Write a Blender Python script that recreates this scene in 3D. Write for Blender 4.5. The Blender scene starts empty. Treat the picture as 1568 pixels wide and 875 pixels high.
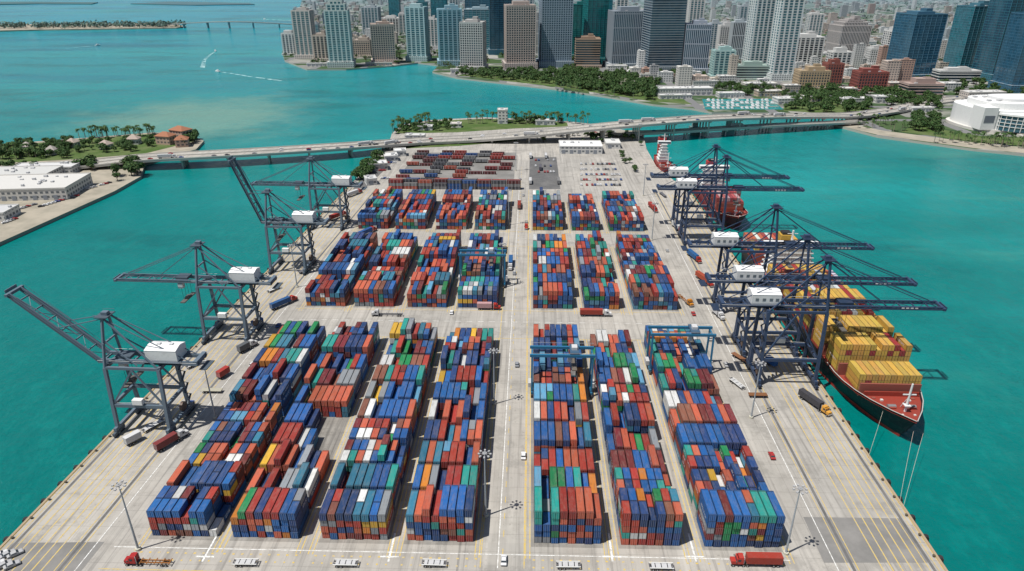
import bpy, math, random
from mathutils import Vector, Euler, Matrix
random.seed(7)
R=random.random; U=random.uniform
sc=bpy.context.scene
# ---------------------------------------------------------------- camera
H=170.0; F=1045.0
PITCH=math.atan(482.5/F); YAW=math.atan(30*math.cos(PITCH)/F)
cd=bpy.data.cameras.new("camera"); cam=bpy.data.objects.new("camera",cd); sc.collection.objects.link(cam)
cam.location=(0,0,H); cam.rotation_euler=(math.pi/2-PITCH,0,YAW)
cd.sensor_width=36; cd.lens=F/1568*36; cd.clip_start=1; cd.clip_end=120000
sc.camera=cam
RM=Euler((math.pi/2-PITCH,0,YAW)).to_matrix()
def ray(u,v): return RM@Vector(((u-784)/F,-(v-437.5)/F,-1))
def G(u,v,z=0.0):          # surveyed ground position
    r=ray(u,v); t=(z-H)/r.z
    return Vector((r.x*t,r.y*t,z))
def top_h(u,v,P):          # surveyed height above P
    r=ray(u,v); t=math.hypot(P.x,P.y)/math.hypot(r.x,r.y)
    return H+r.z*t
def mpp(P):                # metres per photo pixel at P
    f=RM@Vector((0,0,-1)); return (Vector((P.x,P.y,P.z-H)).dot(f))/F
# ---------------------------------------------------------------- node helpers
class NT:
    def __init__(s,name,rough=0.6,spec=0.3):
        s.m=bpy.data.materials.new(name); s.m.use_nodes=True; s.t=s.m.node_tree
        s.b=s.t.nodes["Principled BSDF"]; s.b.inputs["Roughness"].default_value=rough
        s.b.inputs["Specular IOR Level"].default_value=spec
    def n(s,t,**k):
        x=s.t.nodes.new(t)
        for a,b in k.items(): setattr(x,a,b)
        return x
    def L(s,a,b): s.t.links.new(a,b)
    def setin(s,sock,v):
        if hasattr(v,'is_output'): s.L(v,sock)
        else: sock.default_value=v
    def M(s,op,a,b=0.0,c=0.0,clamp=False):
        x=s.n("ShaderNodeMath",operation=op,use_clamp=clamp)
        s.setin(x.inputs[0],a); s.setin(x.inputs[1],b); s.setin(x.inputs[2],c)
        return x.outputs[0]
    def mix(s,f,a,b,blend='MIX'):
        x=s.n("ShaderNodeMix",data_type='RGBA',blend_type=blend)
        s.setin(x.inputs[0],f)
        for i,v in ((6,a),(7,b)):
            if isinstance(v,tuple) and len(v)==3: v=v+(1,)
            s.setin(x.inputs[i],v)
        return x.outputs[2]
    def noise(s,vec,scale,detail=3,rough=.5):
        x=s.n("ShaderNodeTexNoise"); x.inputs["Scale"].default_value=scale
        x.inputs["Detail"].default_value=detail; x.inputs["Roughness"].default_value=rough
        if vec is not None: s.L(vec,x.inputs["Vector"])
        return x.outputs[0]
    def ramp(s,f,pts):
        x=s.n("ShaderNodeValToRGB"); e=x.color_ramp.elements
        while len(e)<len(pts): e.new(0.5)
        for i,(p,c) in enumerate(pts):
            e[i].position=p; e[i].color=(c if len(c)==4 else c+(1,))
        s.L(f,x.inputs[0]); return x.outputs[0]
    def ss(s,v,a,b):
        x=s.n("ShaderNodeMapRange",interpolation_type='SMOOTHSTEP'); s.setin(x.inputs[0],v)
        x.inputs[1].default_value=a; x.inputs[2].default_value=b; return x.outputs[0]
    def pos(s): return s.n("ShaderNodeNewGeometry").outputs["Position"]
    def norm(s): return s.n("ShaderNodeNewGeometry").outputs["Normal"]
    def sep(s,v):
        x=s.n("ShaderNodeSeparateXYZ"); s.L(v,x.inputs[0]); return x.outputs
    def scale(s,v,sx,sy,sz):
        x=s.n("ShaderNodeVectorMath",operation='MULTIPLY'); s.L(v,x.inputs[0]); x.inputs[1].default_value=(sx,sy,sz); return x.outputs[0]
    def col(s,c):
        if isinstance(c,tuple): s.b.inputs["Base Color"].default_value=c if len(c)==4 else c+(1,)
        else: s.L(c,s.b.inputs["Base Color"])
    def attr(s):
        x=s.n("ShaderNodeAttribute"); x.attribute_name="Col"; return x
    def bump(s,h,st,dist=.1):
        x=s.n("ShaderNodeBump"); x.inputs["Strength"].default_value=st; x.inputs["Distance"].default_value=dist
        s.L(h,x.inputs["Height"]); s.L(x.outputs[0],s.b.inputs["Normal"])
def mk_paint(name,rough=.5,dirt=.25,spec=.3):
    t=NT(name,rough,spec); p=t.pos(); a=t.attr()
    n=t.noise(p,0.6,5,.7); f=t.ss(n,.45,.8)
    c=t.mix(t.M('MULTIPLY',f,dirt),a.outputs[0],(.16,.13,.11)); t.col(c); return t.m
M_PAINT=mk_paint("painted_metal"); M_MATTE=mk_paint("matte_wall",.85,.12,.1)
def mk_container():
    t=NT("container_steel",.55,.2); p=t.pos(); a=t.attr(); nz=t.sep(t.norm())
    uv=t.sep(t.n("ShaderNodeUVMap").outputs[0]); u,v=uv[0],uv[1]
    top=t.M('GREATER_THAN',nz[2],.5); end=t.M('GREATER_THAN',t.M('ABSOLUTE',nz[1]),.6)
    side=t.M('GREATER_THAN',t.M('ABSOLUTE',nz[0]),.6)
    c=a.outputs[0]
    n=t.noise(t.scale(p,1,.3,1),.8,6,.75)
    c=t.mix(t.M('MULTIPLY',top,t.M('MULTIPLY_ADD',t.ss(n,.42,.75),.36,.02)),c,(.27,.22,.18))
    n2=t.noise(p,1.6,4,.75); c=t.mix(t.M('MULTIPLY',t.ss(n2,.58,.75),.55),c,(.11,.05,.03))
    n3=t.noise(t.scale(p,2.2,.25,.4),1.,3,.6); c=t.mix(t.M('MULTIPLY',t.ss(n3,.5,.75),.35),c,(.02,.02,.025))
    w=t.M('SINE',t.M('MULTIPLY',t.sep(p)[1],math.pi*2/.62)); cor=t.M('MULTIPLY',t.M('SUBTRACT',1,end),t.M('MULTIPLY_ADD',w,.1,.08))
    c=t.mix(cor,c,(.01,.012,.015))
    eu=t.M('MINIMUM',u,t.M('SUBTRACT',1,u)); ev=t.M('MINIMUM',v,t.M('SUBTRACT',1,v))
    fr=t.M('LESS_THAN',t.M('MINIMUM',eu,t.M('MULTIPLY',ev,1.0)),.055); c=t.mix(t.M('MULTIPLY',fr,.5),c,(.02,.02,.02))
    k=t.M('FRACT',t.M('MULTIPLY',u,4)); rod=t.M('MULTIPLY',end,t.M('LESS_THAN',t.M('ABSOLUTE',t.M('SUBTRACT',k,.5)),.1))
    c=t.mix(t.M('MULTIPLY',rod,.3),c,(.5,.5,.5))
    sp=t.M('MULTIPLY',end,t.M('LESS_THAN',t.M('ABSOLUTE',t.M('SUBTRACT',u,.5)),.03)); c=t.mix(t.M('MULTIPLY',sp,.7),c,(.01,.01,.01))
    ln=t.noise(p,2.2,0); inr=t.M('MULTIPLY',t.M('LESS_THAN',t.M('ABSOLUTE',t.M('SUBTRACT',u,.5)),.3),t.M('LESS_THAN',t.M('ABSOLUTE',t.M('SUBTRACT',v,.55)),.2))
    lg=t.M('MULTIPLY',t.M('MULTIPLY',side,inr),t.M('MULTIPLY',t.M('GREATER_THAN',ln,.5),t.M('GREATER_THAN',a.outputs["Alpha"],.5)))
    c=t.mix(t.M('MULTIPLY',lg,.7),c,(.6,.6,.6))
    t.col(c); t.bump(w,.35,.05); return t.m
M_CONT=mk_container()
def mk_concrete(name,k=1.0,wear=1.0):
    t=NT(name,.85,.12); p=t.pos(); s=t.sep(p)
    q=lambda a:tuple(x*k for x in a)
    c=t.mix(t.ss(t.noise(p,.012,4,.6),.3,.7),q((.45,.422,.375)),q((.36,.342,.31)))
    c=t.mix(t.M('MULTIPLY',t.ss(t.noise(p,.12,6,.7),.42,.72),.5*wear),c,q((.25,.232,.205)))
    c=t.mix(t.M('MULTIPLY',t.ss(t.noise(t.scale(p,.5,.012,1),1.3,4,.6),.48,.72),.7*wear),c,q((.19,.18,.165)))
    c=t.mix(t.M('MULTIPLY',t.ss(t.noise(t.scale(p,.35,.02,1),1.,3,.6),.52,.7),.45),c,q((.53,.50,.45)))
    c=t.mix(t.M('MULTIPLY',t.ss(t.noise(p,.35,5,.8),.58,.7),.5*wear),c,q((.14,.13,.115)))
    c=t.mix(t.M('MULTIPLY',t.ss(t.noise(p,.03,6,.75),.54,.6),.3*wear),c,q((.22,.21,.19)))
    for ax,per in ((0,6.1),(1,7.6)):
        f=t.M('ABSOLUTE',t.M('SUBTRACT',t.M('FRACT',t.M('DIVIDE',s[ax],per)),.5))
        c=t.mix(t.M('MULTIPLY',t.M('LESS_THAN',f,.018),.25),c,(.12,.11,.1))
    fl=t.n("ShaderNodeVectorMath",operation='FLOOR'); t.L(t.scale(p,1/12.2,1/15.2,0),fl.inputs[0])
    wn=t.n("ShaderNodeTexWhiteNoise"); t.L(fl.outputs[0],wn.inputs[0])
    c=t.mix(t.M('MULTIPLY',wn.outputs[0],.28),c,q((.23,.22,.2)))
    t.col(c); return t.m
M_CONC=mk_concrete("yard_concrete"); M_PAD=mk_concrete("storage_pad_asphalt",.7,1.3)
def mk_asph(name,base,base2):
    t=NT(name,.9,.1); p=t.pos()
    c=t.mix(t.ss(t.noise(p,.05,5,.65),.35,.7),base,base2); c=t.mix(t.M('MULTIPLY',t.ss(t.noise(p,.7,4,.7),.5,.8),.3),c,(.3,.29,.27)); t.col(c); return t.m
M_ASPH=mk_asph("asphalt",(.11,.11,.11),(.17,.165,.16)); M_APRON=mk_asph("apron_asphalt",(.18,.175,.165),(.26,.25,.235))
M_GRASS=mk_asph("grass",(.06,.11,.025),(.12,.15,.06)); M_SAND=mk_asph("sandy_ground",(.38,.34,.27),(.26,.24,.19))
def mk_mark(name,c):
    t=NT(name,.7); p=t.pos(); f=t.ss(t.noise(p,1.1,5,.7),.38,.7)
    t.col(t.mix(f,c,(.38,.36,.32))); return t.m
M_YEL=mk_mark("yellow_road_paint",(.6,.42,.08)); M_WHT=mk_mark("white_road_paint",(.78,.78,.75))
def mk_water():
    t=NT("sea_water",.16,.22); p=t.pos(); s=t.sep(p)
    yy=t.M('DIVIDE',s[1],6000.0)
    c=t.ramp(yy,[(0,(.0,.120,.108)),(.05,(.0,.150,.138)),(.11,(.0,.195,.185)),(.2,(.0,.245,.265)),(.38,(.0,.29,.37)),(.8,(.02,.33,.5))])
    n=t.noise(t.scale(p,.5,1.5,1),.0016,6,.6)
    c=t.mix(t.M('MULTIPLY',t.ss(n,.46,.64),.6),c,(.01,.33,.32))
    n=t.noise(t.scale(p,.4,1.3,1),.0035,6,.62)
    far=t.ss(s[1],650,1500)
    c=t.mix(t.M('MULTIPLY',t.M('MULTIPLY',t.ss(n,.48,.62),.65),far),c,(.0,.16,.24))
    n=t.noise(t.scale(p,.5,1.4,1),.009,5,.65)
    c=t.mix(t.M('MULTIPLY',t.ss(n,.48,.7),.5),c,(.0,.085,.085))
    n=t.noise(t.scale(p,1,.6,1),.12,6,.75); c=t.mix(t.M('MULTIPLY',t.ss(n,.45,.7),.35),c,(.005,.23,.2))
    n=t.noise(t.scale(p,.6,1,1),.4,4,.7); c=t.mix(t.M('MULTIPLY',t.ss(n,.5,.75),.3),c,(.0,.07,.07))
    q=G(285,182)
    dx=t.M('DIVIDE',t.M('SUBTRACT',s[0],q.x),170); dy=t.M('DIVIDE',t.M('SUBTRACT',s[1],q.y+30),190)
    d=t.M('SQRT',t.M('ADD',t.M('MULTIPLY',dx,dx),t.M('MULTIPLY',dy,dy)))
    nn=t.noise(p,.012,6,.7); d=t.M('ADD',d,t.M('MULTIPLY',t.M('SUBTRACT',nn,.5),1.6))
    c=t.mix(t.M('MULTIPLY',t.M('SUBTRACT',1,t.ss(d,.2,1.1)),.65),c,(.2,.34,.25))
    n=t.noise(t.scale(p,.7,2.5,1),.008,5,.6); x=t.M('MULTIPLY',t.ss(n,.5,.72),t.ss(s[0],120,330)); c=t.mix(t.M('MULTIPLY',x,.45),c,(.06,.27,.21))
    t.col(c)
    h=t.M('ADD',t.noise(p,.35,7,.65),t.M('MULTIPLY',t.noise(t.scale(p,1,.5,1),.07,4),2.0)); t.bump(h,.8,.8); return t.m
M_WATER=mk_water()
def mk_glass():
    t=NT("tower_glass",.1,.9); a=t.attr(); uv=t.n("ShaderNodeUVMap").outputs[0]
    fl=t.n("ShaderNodeVectorMath",operation='FLOOR'); t.L(t.scale(uv,1/4.5,1/4.,0),fl.inputs[0])
    wn=t.n("ShaderNodeTexWhiteNoise"); t.L(fl.outputs[0],wn.inputs[0])
    c=t.mix(t.M('MULTIPLY',wn.outputs[0],.5),a.outputs[0],(.01,.025,.035)); c=t.mix(t.M('MULTIPLY',t.ss(t.noise(t.scale(t.pos(),1,1,.6),.03,4),.42,.62),.4),c,(.10,.19,.24)); t.col(c); return t.m
M_GLASS=mk_glass()
def mk_facade():
    t=NT("windowed_wall",.8,.15); a=t.attr(); uv=t.sep(t.n("ShaderNodeUVMap").outputs[0]); nz=t.sep(t.norm())
    wall=t.M('LESS_THAN',t.M('ABSOLUTE',nz[2]),.5)
    w=t.M('MULTIPLY',t.M('GREATER_THAN',t.M('FRACT',t.M('DIVIDE',uv[0],4.2)),.42),t.M('GREATER_THAN',t.M('FRACT',t.M('DIVIDE',uv[1],3.6)),.48))
    roof=t.M('GREATER_THAN',nz[2],.5); c=t.mix(t.M('MULTIPLY',roof,t.ss(t.noise(t.pos(),.09,4,.8),.45,.6)),a.outputs[0],(.3,.3,.29))
    c=t.mix(t.M('MULTIPLY',t.M('MULTIPLY',wall,w),.8),c,(.05,.07,.09)); t.col(c); return t.m
M_FAC=mk_facade()
def mk_leaf():
    t=NT("foliage",.7,.15); a=t.attr(); t.col(a.outputs[0]); return t.m
M_LEAF=mk_leaf()
def mk_city():
    t=NT("city_ground",.9,.1); p=t.pos(); s=t.sep(p)
    vo=t.n("ShaderNodeTexVoronoi",feature='F1',distance='CHEBYCHEV'); vo.inputs["Scale"].default_value=.022; t.L(p,vo.inputs["Vector"])
    v=t.sep(vo.outputs["Color"])[0]
    c=t.ramp(v,[(0,(.04,.075,.03)),(.4,(.07,.11,.045)),(.55,(.2,.2,.185)),(.75,(.36,.35,.32)),(1,(.11,.13,.085))])
    c=t.mix(t.ss(t.noise(p,.01,4,.7),.45,.6),c,(.05,.09,.04))
    for ax,per in ((0,92.),(1,92.)):
        f=t.M('ABSOLUTE',t.M('SUBTRACT',t.M('FRACT',t.M('DIVIDE',s[ax],per)),.5)); c=t.mix(t.M('LESS_THAN',f,.07),c,(.18,.18,.18))
    hz=t.ss(s[1],1800,6000); c=t.mix(t.M('MULTIPLY',hz,.7),c,(.2,.29,.34)); t.col(c); return t.m  # aerial haze painted into the ground colour, growing with distance
M_CITY=mk_city()
MATS=[M_PAINT,M_MATTE,M_CONT,M_GLASS,M_FAC,M_LEAF,M_CONC,M_ASPH,M_GRASS,M_YEL,M_WHT,M_SAND,M_WATER,M_CITY,M_APRON,M_PAD]
PAINT,MATTE,CONT,GLASS,FAC,LEAF,CONC,ASPH,GRASS,YEL,WHT,SAND,WATER,CITY,APRON,PAD=range(16)
# ---------------------------------------------------------------- mesh builder
class MB:
    def __init__(s,uvnorm=False): s.v=[];s.f=[];s.m=[];s.c=[];s.un=uvnorm
    def hexa(s,c8,mat=0,col=(.5,.5,.5,1)):
        if len(col)==3: col=col+(1,)
        b=len(s.v); s.v+= [tuple(q) for q in c8]
        for f in ((0,3,2,1),(4,5,6,7),(0,1,5,4),(1,2,6,5),(2,3,7,6),(3,0,4,7)):
            s.f.append(tuple(b+i for i in f)); s.m.append(mat); s.c.append(col)
    def box(s,cx,cy,z0,sx,sy,sz,mat=0,col=(.5,.5,.5),rot=0):
        ca,sa=math.cos(rot),math.sin(rot); P=[]
        for z in (z0,z0+sz):
            for a,b in ((-1,-1),(1,-1),(1,1),(-1,1)):
                x=a*sx/2;y=b*sy/2; P.append((cx+x*ca-y*sa,cy+x*sa+y*ca,z))
        s.hexa(P,mat,col)
    def taper(s,cx,cy,z0,sx,sy,sz,k,mat=0,col=(.5,.5,.5)):
        P=[]
        for z,q in ((z0,1),(z0+sz,k)):
            for a,b in ((-1,-1),(1,-1),(1,1),(-1,1)): P.append((cx+a*sx/2*q,cy+b*sy/2*q,z))
        s.hexa(P,mat,col)
    def beam(s,p,q,w=1,h=None,mat=0,col=(.5,.5,.5)):
        h=w if h is None else h
        p=Vector(p);q=Vector(q); d=(q-p).normalized(); up=Vector((0,0,1))
        sd=d.cross(up)
        if sd.length<.05: sd=Vector((1,0,0)).cross(d)
        sd.normalize(); up=sd.cross(d).normalized(); sd=sd*w/2; up=up*h/2
        s.hexa([p-sd-up,q-sd-up,q+sd-up,p+sd-up,p-sd+up,q-sd+up,q+sd+up,p+sd+up],mat,col)
    def cyl(s,p,q,r1,r2=None,n=8,mat=0,col=(.5,.5,.5)):
        r2=r1 if r2 is None else r2
        if len(col)==3: col=col+(1,)
        p=Vector(p);q=Vector(q);d=(q-p).normalized(); a=d.orthogonal().normalized(); b=d.cross(a); k=len(s.v)
        for c,r in ((p,r1),(q,r2)):
            for i in range(n):
                t=2*math.pi*i/n; s.v.append(tuple(c+(a*math.cos(t)+b*math.sin(t))*r))
        for i in range(n):
            j=(i+1)%n; s.f.append((k+i,k+j,k+n+j,k+n+i)); s.m.append(mat); s.c.append(col)
        s.f.append(tuple(k+n+i for i in range(n))); s.m.append(mat); s.c.append(col)
        s.f.append(tuple(k+n-1-i for i in range(n))); s.m.append(mat); s.c.append(col)
    def poly(s,pts,z0,z1,mat=0,col=(.5,.5,.5),smat=None,scol=None):
        if len(col)==3: col=col+(1,)
        scol=scol or col
        if len(scol)==3: scol=scol+(1,)
        ar=sum(pts[i][0]*pts[(i+1)%len(pts)][1]-pts[(i+1)%len(pts)][0]*pts[i][1] for i in range(len(pts)))
        if ar<0: pts=list(reversed(pts))
        n=len(pts); k=len(s.v)
        s.v+=[(p[0],p[1],z1) for p in pts]; s.f.append(tuple(range(k,k+n))); s.m.append(mat); s.c.append(col)
        if z0 is None: return
        k2=len(s.v); s.v+=[(p[0],p[1],z0) for p in pts]
        for i in range(n):
            j=(i+1)%n; s.f.append((k2+i,k2+j,k+j,k+i)); s.m.append(mat if smat is None else smat); s.c.append(scol)
    def ribbon(s,pts,a,b,th,mat=0,col=(.5,.5,.5)):
        if len(col)==3: col=col+(1,)
        n=len(pts); k=len(s.v)
        for i,p in enumerate(pts):
            d=(Vector(pts[min(i+1,n-1)])-Vector(pts[max(i-1,0)])); d.z=0; d.normalize(); r=Vector((d.y,-d.x,0))
            p=Vector(p); l=p+r*a; q=p+r*b
            s.v+=[tuple(l),tuple(q),(q.x,q.y,q.z-th),(l.x,l.y,l.z-th)]
        for i in range(n-1):
            o=k+4*i
            for f in ((0,1,5,4),(1,2,6,5),(2,3,7,6),(3,0,4,7)):
                s.f.append((o+f[0],o+f[3],o+f[2],o+f[1])) ; s.m.append(mat); s.c.append(col)
        for o in (k,k+4*(n-1)): s.f.append((o,o+1,o+2,o+3)); s.m.append(mat); s.c.append(col)
    def mesh(s,name):
        me=bpy.data.meshes.new(name); me.from_pydata(s.v,[],s.f)
        used=sorted(set(s.m)); mp={m:i for i,m in enumerate(used)}
        for m in used: me.materials.append(MATS[m])
        me.polygons.foreach_set("material_index",[mp[m] for m in s.m])
        ca=me.attributes.new("Col",'FLOAT_COLOR','CORNER'); uvl=me.uv_layers.new(name="UVMap")
        cc=[];uu=[]
        for f,c in zip(s.f,s.c):
            n=len(f)
            for _ in range(n): cc+=c
            if n==4:
                if s.un: uu+=[0,0,1,0,1,1,0,1]
                else:
                    a=s.v[f[0]];b=s.v[f[1]];d=s.v[f[3]]
                    l1=math.dist(a,b); l2=math.dist(a,d); uu+=[0,0,l1,0,l1,l2,0,l2]
            else:
                for i in f: uu+=[s.v[i][0],s.v[i][1]]
        ca.data.foreach_set("color",cc); me.uv_layers["UVMap"].data.foreach_set("uv",uu)
        me.update(); return me
    def obj(s,name,loc=(0,0,0),rz=0):
        return place(s.mesh(name),name,loc,rz)
def place(me,name,loc=(0,0,0),rz=0,sc_=1):
    o=bpy.data.objects.new(name,me); o.location=loc; o.rotation_euler=(0,0,rz); o.scale=(sc_,)*3
    sc.collection.objects.link(o); return o
# ---------------------------------------------------------------- water
WZ=-2.6
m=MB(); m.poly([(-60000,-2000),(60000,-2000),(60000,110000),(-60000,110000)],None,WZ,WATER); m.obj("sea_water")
# ---------------------------------------------------------------- land
def P2(l): return [G(u,v) for u,v in l]
QR0=G(1445,865); QR1=G(1265,600); QL0=G(165,667); QL1=G(405,419)
dR=(QR1-QR0).normalized(); dL=(QL1-QL0).normalized()
def quay(q,d,Y): return q+d*((Y-q.y)/d.y)
wR=Vector((dR.y,-dR.x,0)); wL=Vector((-dL.y,dL.x,0))
port=[quay(QL0,dL,70),quay(QL0,dL,G(545,285).y)]+P2([(556,262),(572,240),(594,224),(600,205),(615,191),(660,184),(740,180),(800,182),(870,186),(905,190),(955,199),(985,207),(990,228),(1005,255),(1030,275)])+[quay(QR0,dR,G(1054,293).y),quay(QR0,dR,70)]
m=MB(); m.poly(port,-7,0,CONC,smat=MATTE,scol=(.25,.23,.2)); m.obj("port_pavement")
left=P2([(-500,620),(0,371),(175,293),(216,270),(222,250),(300,229),(312,216),(290,206),(235,203),(120,212),(0,221),(-400,232)])
m=MB(); m.poly(left,-7,0,SAND,smat=MATTE,scol=(.3,.28,.25)); m.obj("island_ground")
mainl=[(432,80),(440,62),(450,45),(455,22),(462,2),(470,-20),(520,-37),(2600,-37),(4000,100),(3000,300),(1800,262),(1568,236),(1490,228),(1345,208),(1278,191),(1330,183),(1240,173),(1090,172),(1060,166),(1000,160),(930,148),(850,136),(770,127),(700,119),(662,110),(672,100),(640,96),(600,101),(530,106),(470,106),(436,93)]
mainP=P2(mainl)
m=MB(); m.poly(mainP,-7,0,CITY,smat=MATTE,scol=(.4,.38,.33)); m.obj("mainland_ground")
m=MB()
m.poly(P2([(-60,49),(60,46),(200,44),(270,43),(285,41),(260,36),(150,37),(0,38),(-60,39)]),-4,1,SAND,smat=SAND)
m.poly(P2([(-80,8),(60,6),(140,6.5),(150,4),(50,3),(-80,4)]),-4,1,MATTE,(.08,.15,.16)); m.poly(P2([(200,6),(300,8),(390,7),(380,5),(260,3)]),-4,1,MATTE,(.09,.16,.18)); m.obj("distant_island_ground")  # the two farthest strips carry haze in their bluish base colour
def sheet(name,pts,mat,z): m=MB(); m.poly(pts,None,z,mat); return m.obj(name)
sheet("grass",P2([(606,205),(618,193),(662,186),(740,182),(800,184),(868,188),(870,194),(790,197),(700,203)]),GRASS,.05)
sheet("grass",P2([(604,221),(700,217),(790,211),(792,216),(700,224),(615,228)]),GRASS,.05)
sheet("grass",P2([(548,280),(560,262),(577,240),(590,240),(578,262),(560,282)]),GRASS,.05)
sheet("grass",P2([(0,250),(0,224),(120,214),(235,205),(285,208),(300,216),(220,236),(100,245)]),GRASS,.05)
sheet("asphalt_lot",P2([(810,290),(858,290),(852,241),(811,241)]),ASPH,.04)
sheet("asphalt_lot",P2([(596,288),(786,288),(790,234),(640,234)]),APRON,.04)
sheet("asphalt_patch",P2([(1230,792),(1378,794),(1425,862),(1262,862)]),APRON,.02)
sheet("asphalt_patch",P2([(20,832),(160,830),(120,880),(-40,880)]),APRON,.02)
sheet("asphalt_patch",P2([(560,288),(600,250),(615,236),(596,238),(566,262),(540,290)]),ASPH,.06)
sheet("shore_promenade",P2([(1282,192),(1345,207),(1490,227),(1600,238),(1600,229),(1495,219),(1350,200),(1300,190)]),SAND,.06)
sheet("grass",P2([(1380,202),(1500,219),(1600,226),(1600,212),(1500,208),(1400,192)]),GRASS,.07)
sheet("grass",P2([(700,115),(770,124),(850,133),(930,145),(1000,156),(1060,160),(1000,130),(860,118),(760,112)]),GRASS,.07)
sheet("marina_water",P2([(1080,168),(1200,168),(1180,152),(1075,152)]),WATER,.08)
sheet("grass",P2([(1200,170),(1300,176),(1340,168),(1300,152),(1200,160)]),GRASS,.07)
def along(q,d,w,off,Y0,Y1):
    a=quay(q,d,Y0)-w*off; b=quay(q,d,Y1)-w*off; return [a,b]
mk=MB()
def line(a,b,wd,mat,z):
    a=Vector(a);b=Vector(b);d=(b-a);d.z=0;d.normalize();r=Vector((d.y,-d.x,0))*wd/2
    mk.poly([a-r,a+r,b+r,b-r],None,z,mat)
YL1=G(545,285).y; YR1=G(1054,293).y
GA=25.0; GAL=21.5
for q,d,w,Y1,ga in ((QL0,dL,wL,YL1,GAL),(QR0,dR,wR,YR1,GA)):
    for off in (4,4+ga):
        a,b=along(q,d,w,off,72,Y1-6); line(a,b,1.0,ASPH,.03)
        for o2 in (1.4,-1.4): a,b=along(q,d,w,off+o2,72,Y1-6); line(a,b,.3,YEL,.035)
    for off in (8,11,14,17,20): 
        a,b=along(q,d,w,off,72,Y1-10); line(a,b,.4,YEL,.035)
    a,b=along(q,d,w,.9,72,Y1-4); line(a,b,.6,YEL,.04)
    a,b=along(q,d,w,ga+9,72,Y1-10); line(a,b,.3,WHT,.035)
# ---------------------------------------------------------------- container blocks
COLS=[((.015,.05,.16),20),((.012,.10,.31),26),((.34,.035,.022),15),((.48,.10,.05),17),((.17,.022,.026),8),((.015,.26,.22),7),((.008,.22,.07),3.5),((.66,.66,.64),6),((.25,.27,.29),4),((.6,.2,.025),2),((.62,.36,.03),2),((.10,.30,.46),3),((.22,.08,.05),4),((.03,.18,.28),4)]
def rc():
    c=random.choices([x[0] for x in COLS],[x[1] for x in COLS])[0]; k=U(.7,1.2)
    return tuple(min(.8,q*k+U(0,.008)) for q in c)+(R(),)
def cont(m,x,y,z,L,col,w=2.44,h=2.6): m.box(x,y,z,w,L,h,CONT,col)
def block(x0,y0,nx,ny,px,py,hf):
    m=MB(True)
    for j in range(ny):
        prev=[None]*8; twenty=R()<.14
        for i in range(nx):
            h=hf(i,j)
            jx=x0+(i+.5)*px; jy=y0+(j+.5)*py
            for k in range(h):
                if prev[k] is None or R()<.74: prev[k]=rc()
                c=prev[k]; c=c[:3]+(R(),)
                ox=U(-.06,.06); oy=U(-.25,.25)
                if twenty or R()<.06:
                    cont(m,jx+ox,jy-3.1+oy*.3,k*2.62+.02,6.06,c); cont(m,jx+ox,jy+3.1+oy*.3,k*2.62+.02,6.06,rc())
                else: cont(m,jx+ox,jy+oy,k*2.62+.02,12.19,c)
    m.obj("container_stack")
    sheet("storage_pad",[(x0-.8,y0-1),(x0+nx*px+.8,y0-1),(x0+nx*px+.8,y0+ny*py+1),(x0-.8,y0+ny*py+1)],PAD,.012)
starts=[(225,8),(352,8),(490,8),(622,8),(817,8),(950,7),(1077,9)]
XC=[]
for u,n in starts: XC.append((G(u,833).x,n))
Y1=G(817,834).y; Y2=G(817,473).y; Y3=G(817,353).y
def mkh(ci,g,ny):
    rb=[random.choice([4,4,4,4,4,3]) for _ in range(ny)]
    rb[0]=4
    if ci>3: rb=[4 if R()<.85 else 3 for _ in range(ny)]
    if ci>2 and g==0: rb[0]=5
    if (ci,g)==(1,0): rb[2]=3;rb[1]=3
    if (ci,g)==(0,0): rb[2]=3;rb[4]=3
    def f(i,j):
        if (ci,g)==(1,0) and j in (3,4): return 0 if i>4-(j-3) else (3 if i<3 else 2)
        if (ci,g)==(1,0) and j==2 and i>5: return 2
        if (ci,g)==(0,0) and j==0 and i==nx_-1: return 1
        return max(0,min(5,rb[j]+random.choice([0]*8+[-1,-1,1 if j and R()<.6 else 0,-2 if R()<.4 else 0])))
    return f
GN=((Y1,10,13.4),(Y2,7,13.0),(Y3,5,13.0))
for ci,(x,n) in enumerate(XC):
    px=2.74 if n<9 else 2.68; nx_=n
    for g,(y,ny,py) in enumerate(GN):
        block(x,y,n,ny,px,py,mkh(ci,g,ny))
for ci,(x,n) in enumerate(XC):
    w=n*2.72
    for g,(y,ny,py) in enumerate(GN):
        ln=ny*py
        for xx in (x-1.2,x+w+1.0,x-2.6,x+w+2.4): line((xx,y-6,0),(xx,y+ln+3,0),.32,YEL,.03)
    for k in range(9): 
        xx=x+k*2.9; mk.box(xx,Y1-6.5,.0,.8,.6,.03,YEL); mk.box(xx,Y1-9.5,.0,.6,.6,.03,YEL)
xr0=XC[3][0]+8*2.72+3; xr1=XC[4][0]-3
for xx in (xr0,xr1): line((xx,Y1-10,0),(xx,Y3+100,0),.35,YEL,.032)
line((xr0+5.5,Y1-10,0),(xr0+5.5,Y3+100,0),.3,WHT,.032)
for k in range(60): 
    yy=Y1-5+k*8; line(((xr0+xr1)/2,yy,0),((xr0+xr1)/2,yy+3,0),.3,YEL,.034)
for yy in (Y1-4.5,Y1-13.5): line((XC[0][0]-10,yy,0),(XC[6][0]+26,yy,0),.3,YEL if yy<Y1-5 else WHT,.036)
for yy in (Y2-3,Y1+137,Y3-3,Y2+94): line((XC[0][0]-5,yy,0),(XC[6][0]+26,yy,0),.35,YEL,.036)
for k in range(38): 
    xx=XC[0][0]-5+k*6; line((xx,Y2-16,0),(xx+3,Y2-16,0),.3,WHT,.036)
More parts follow.
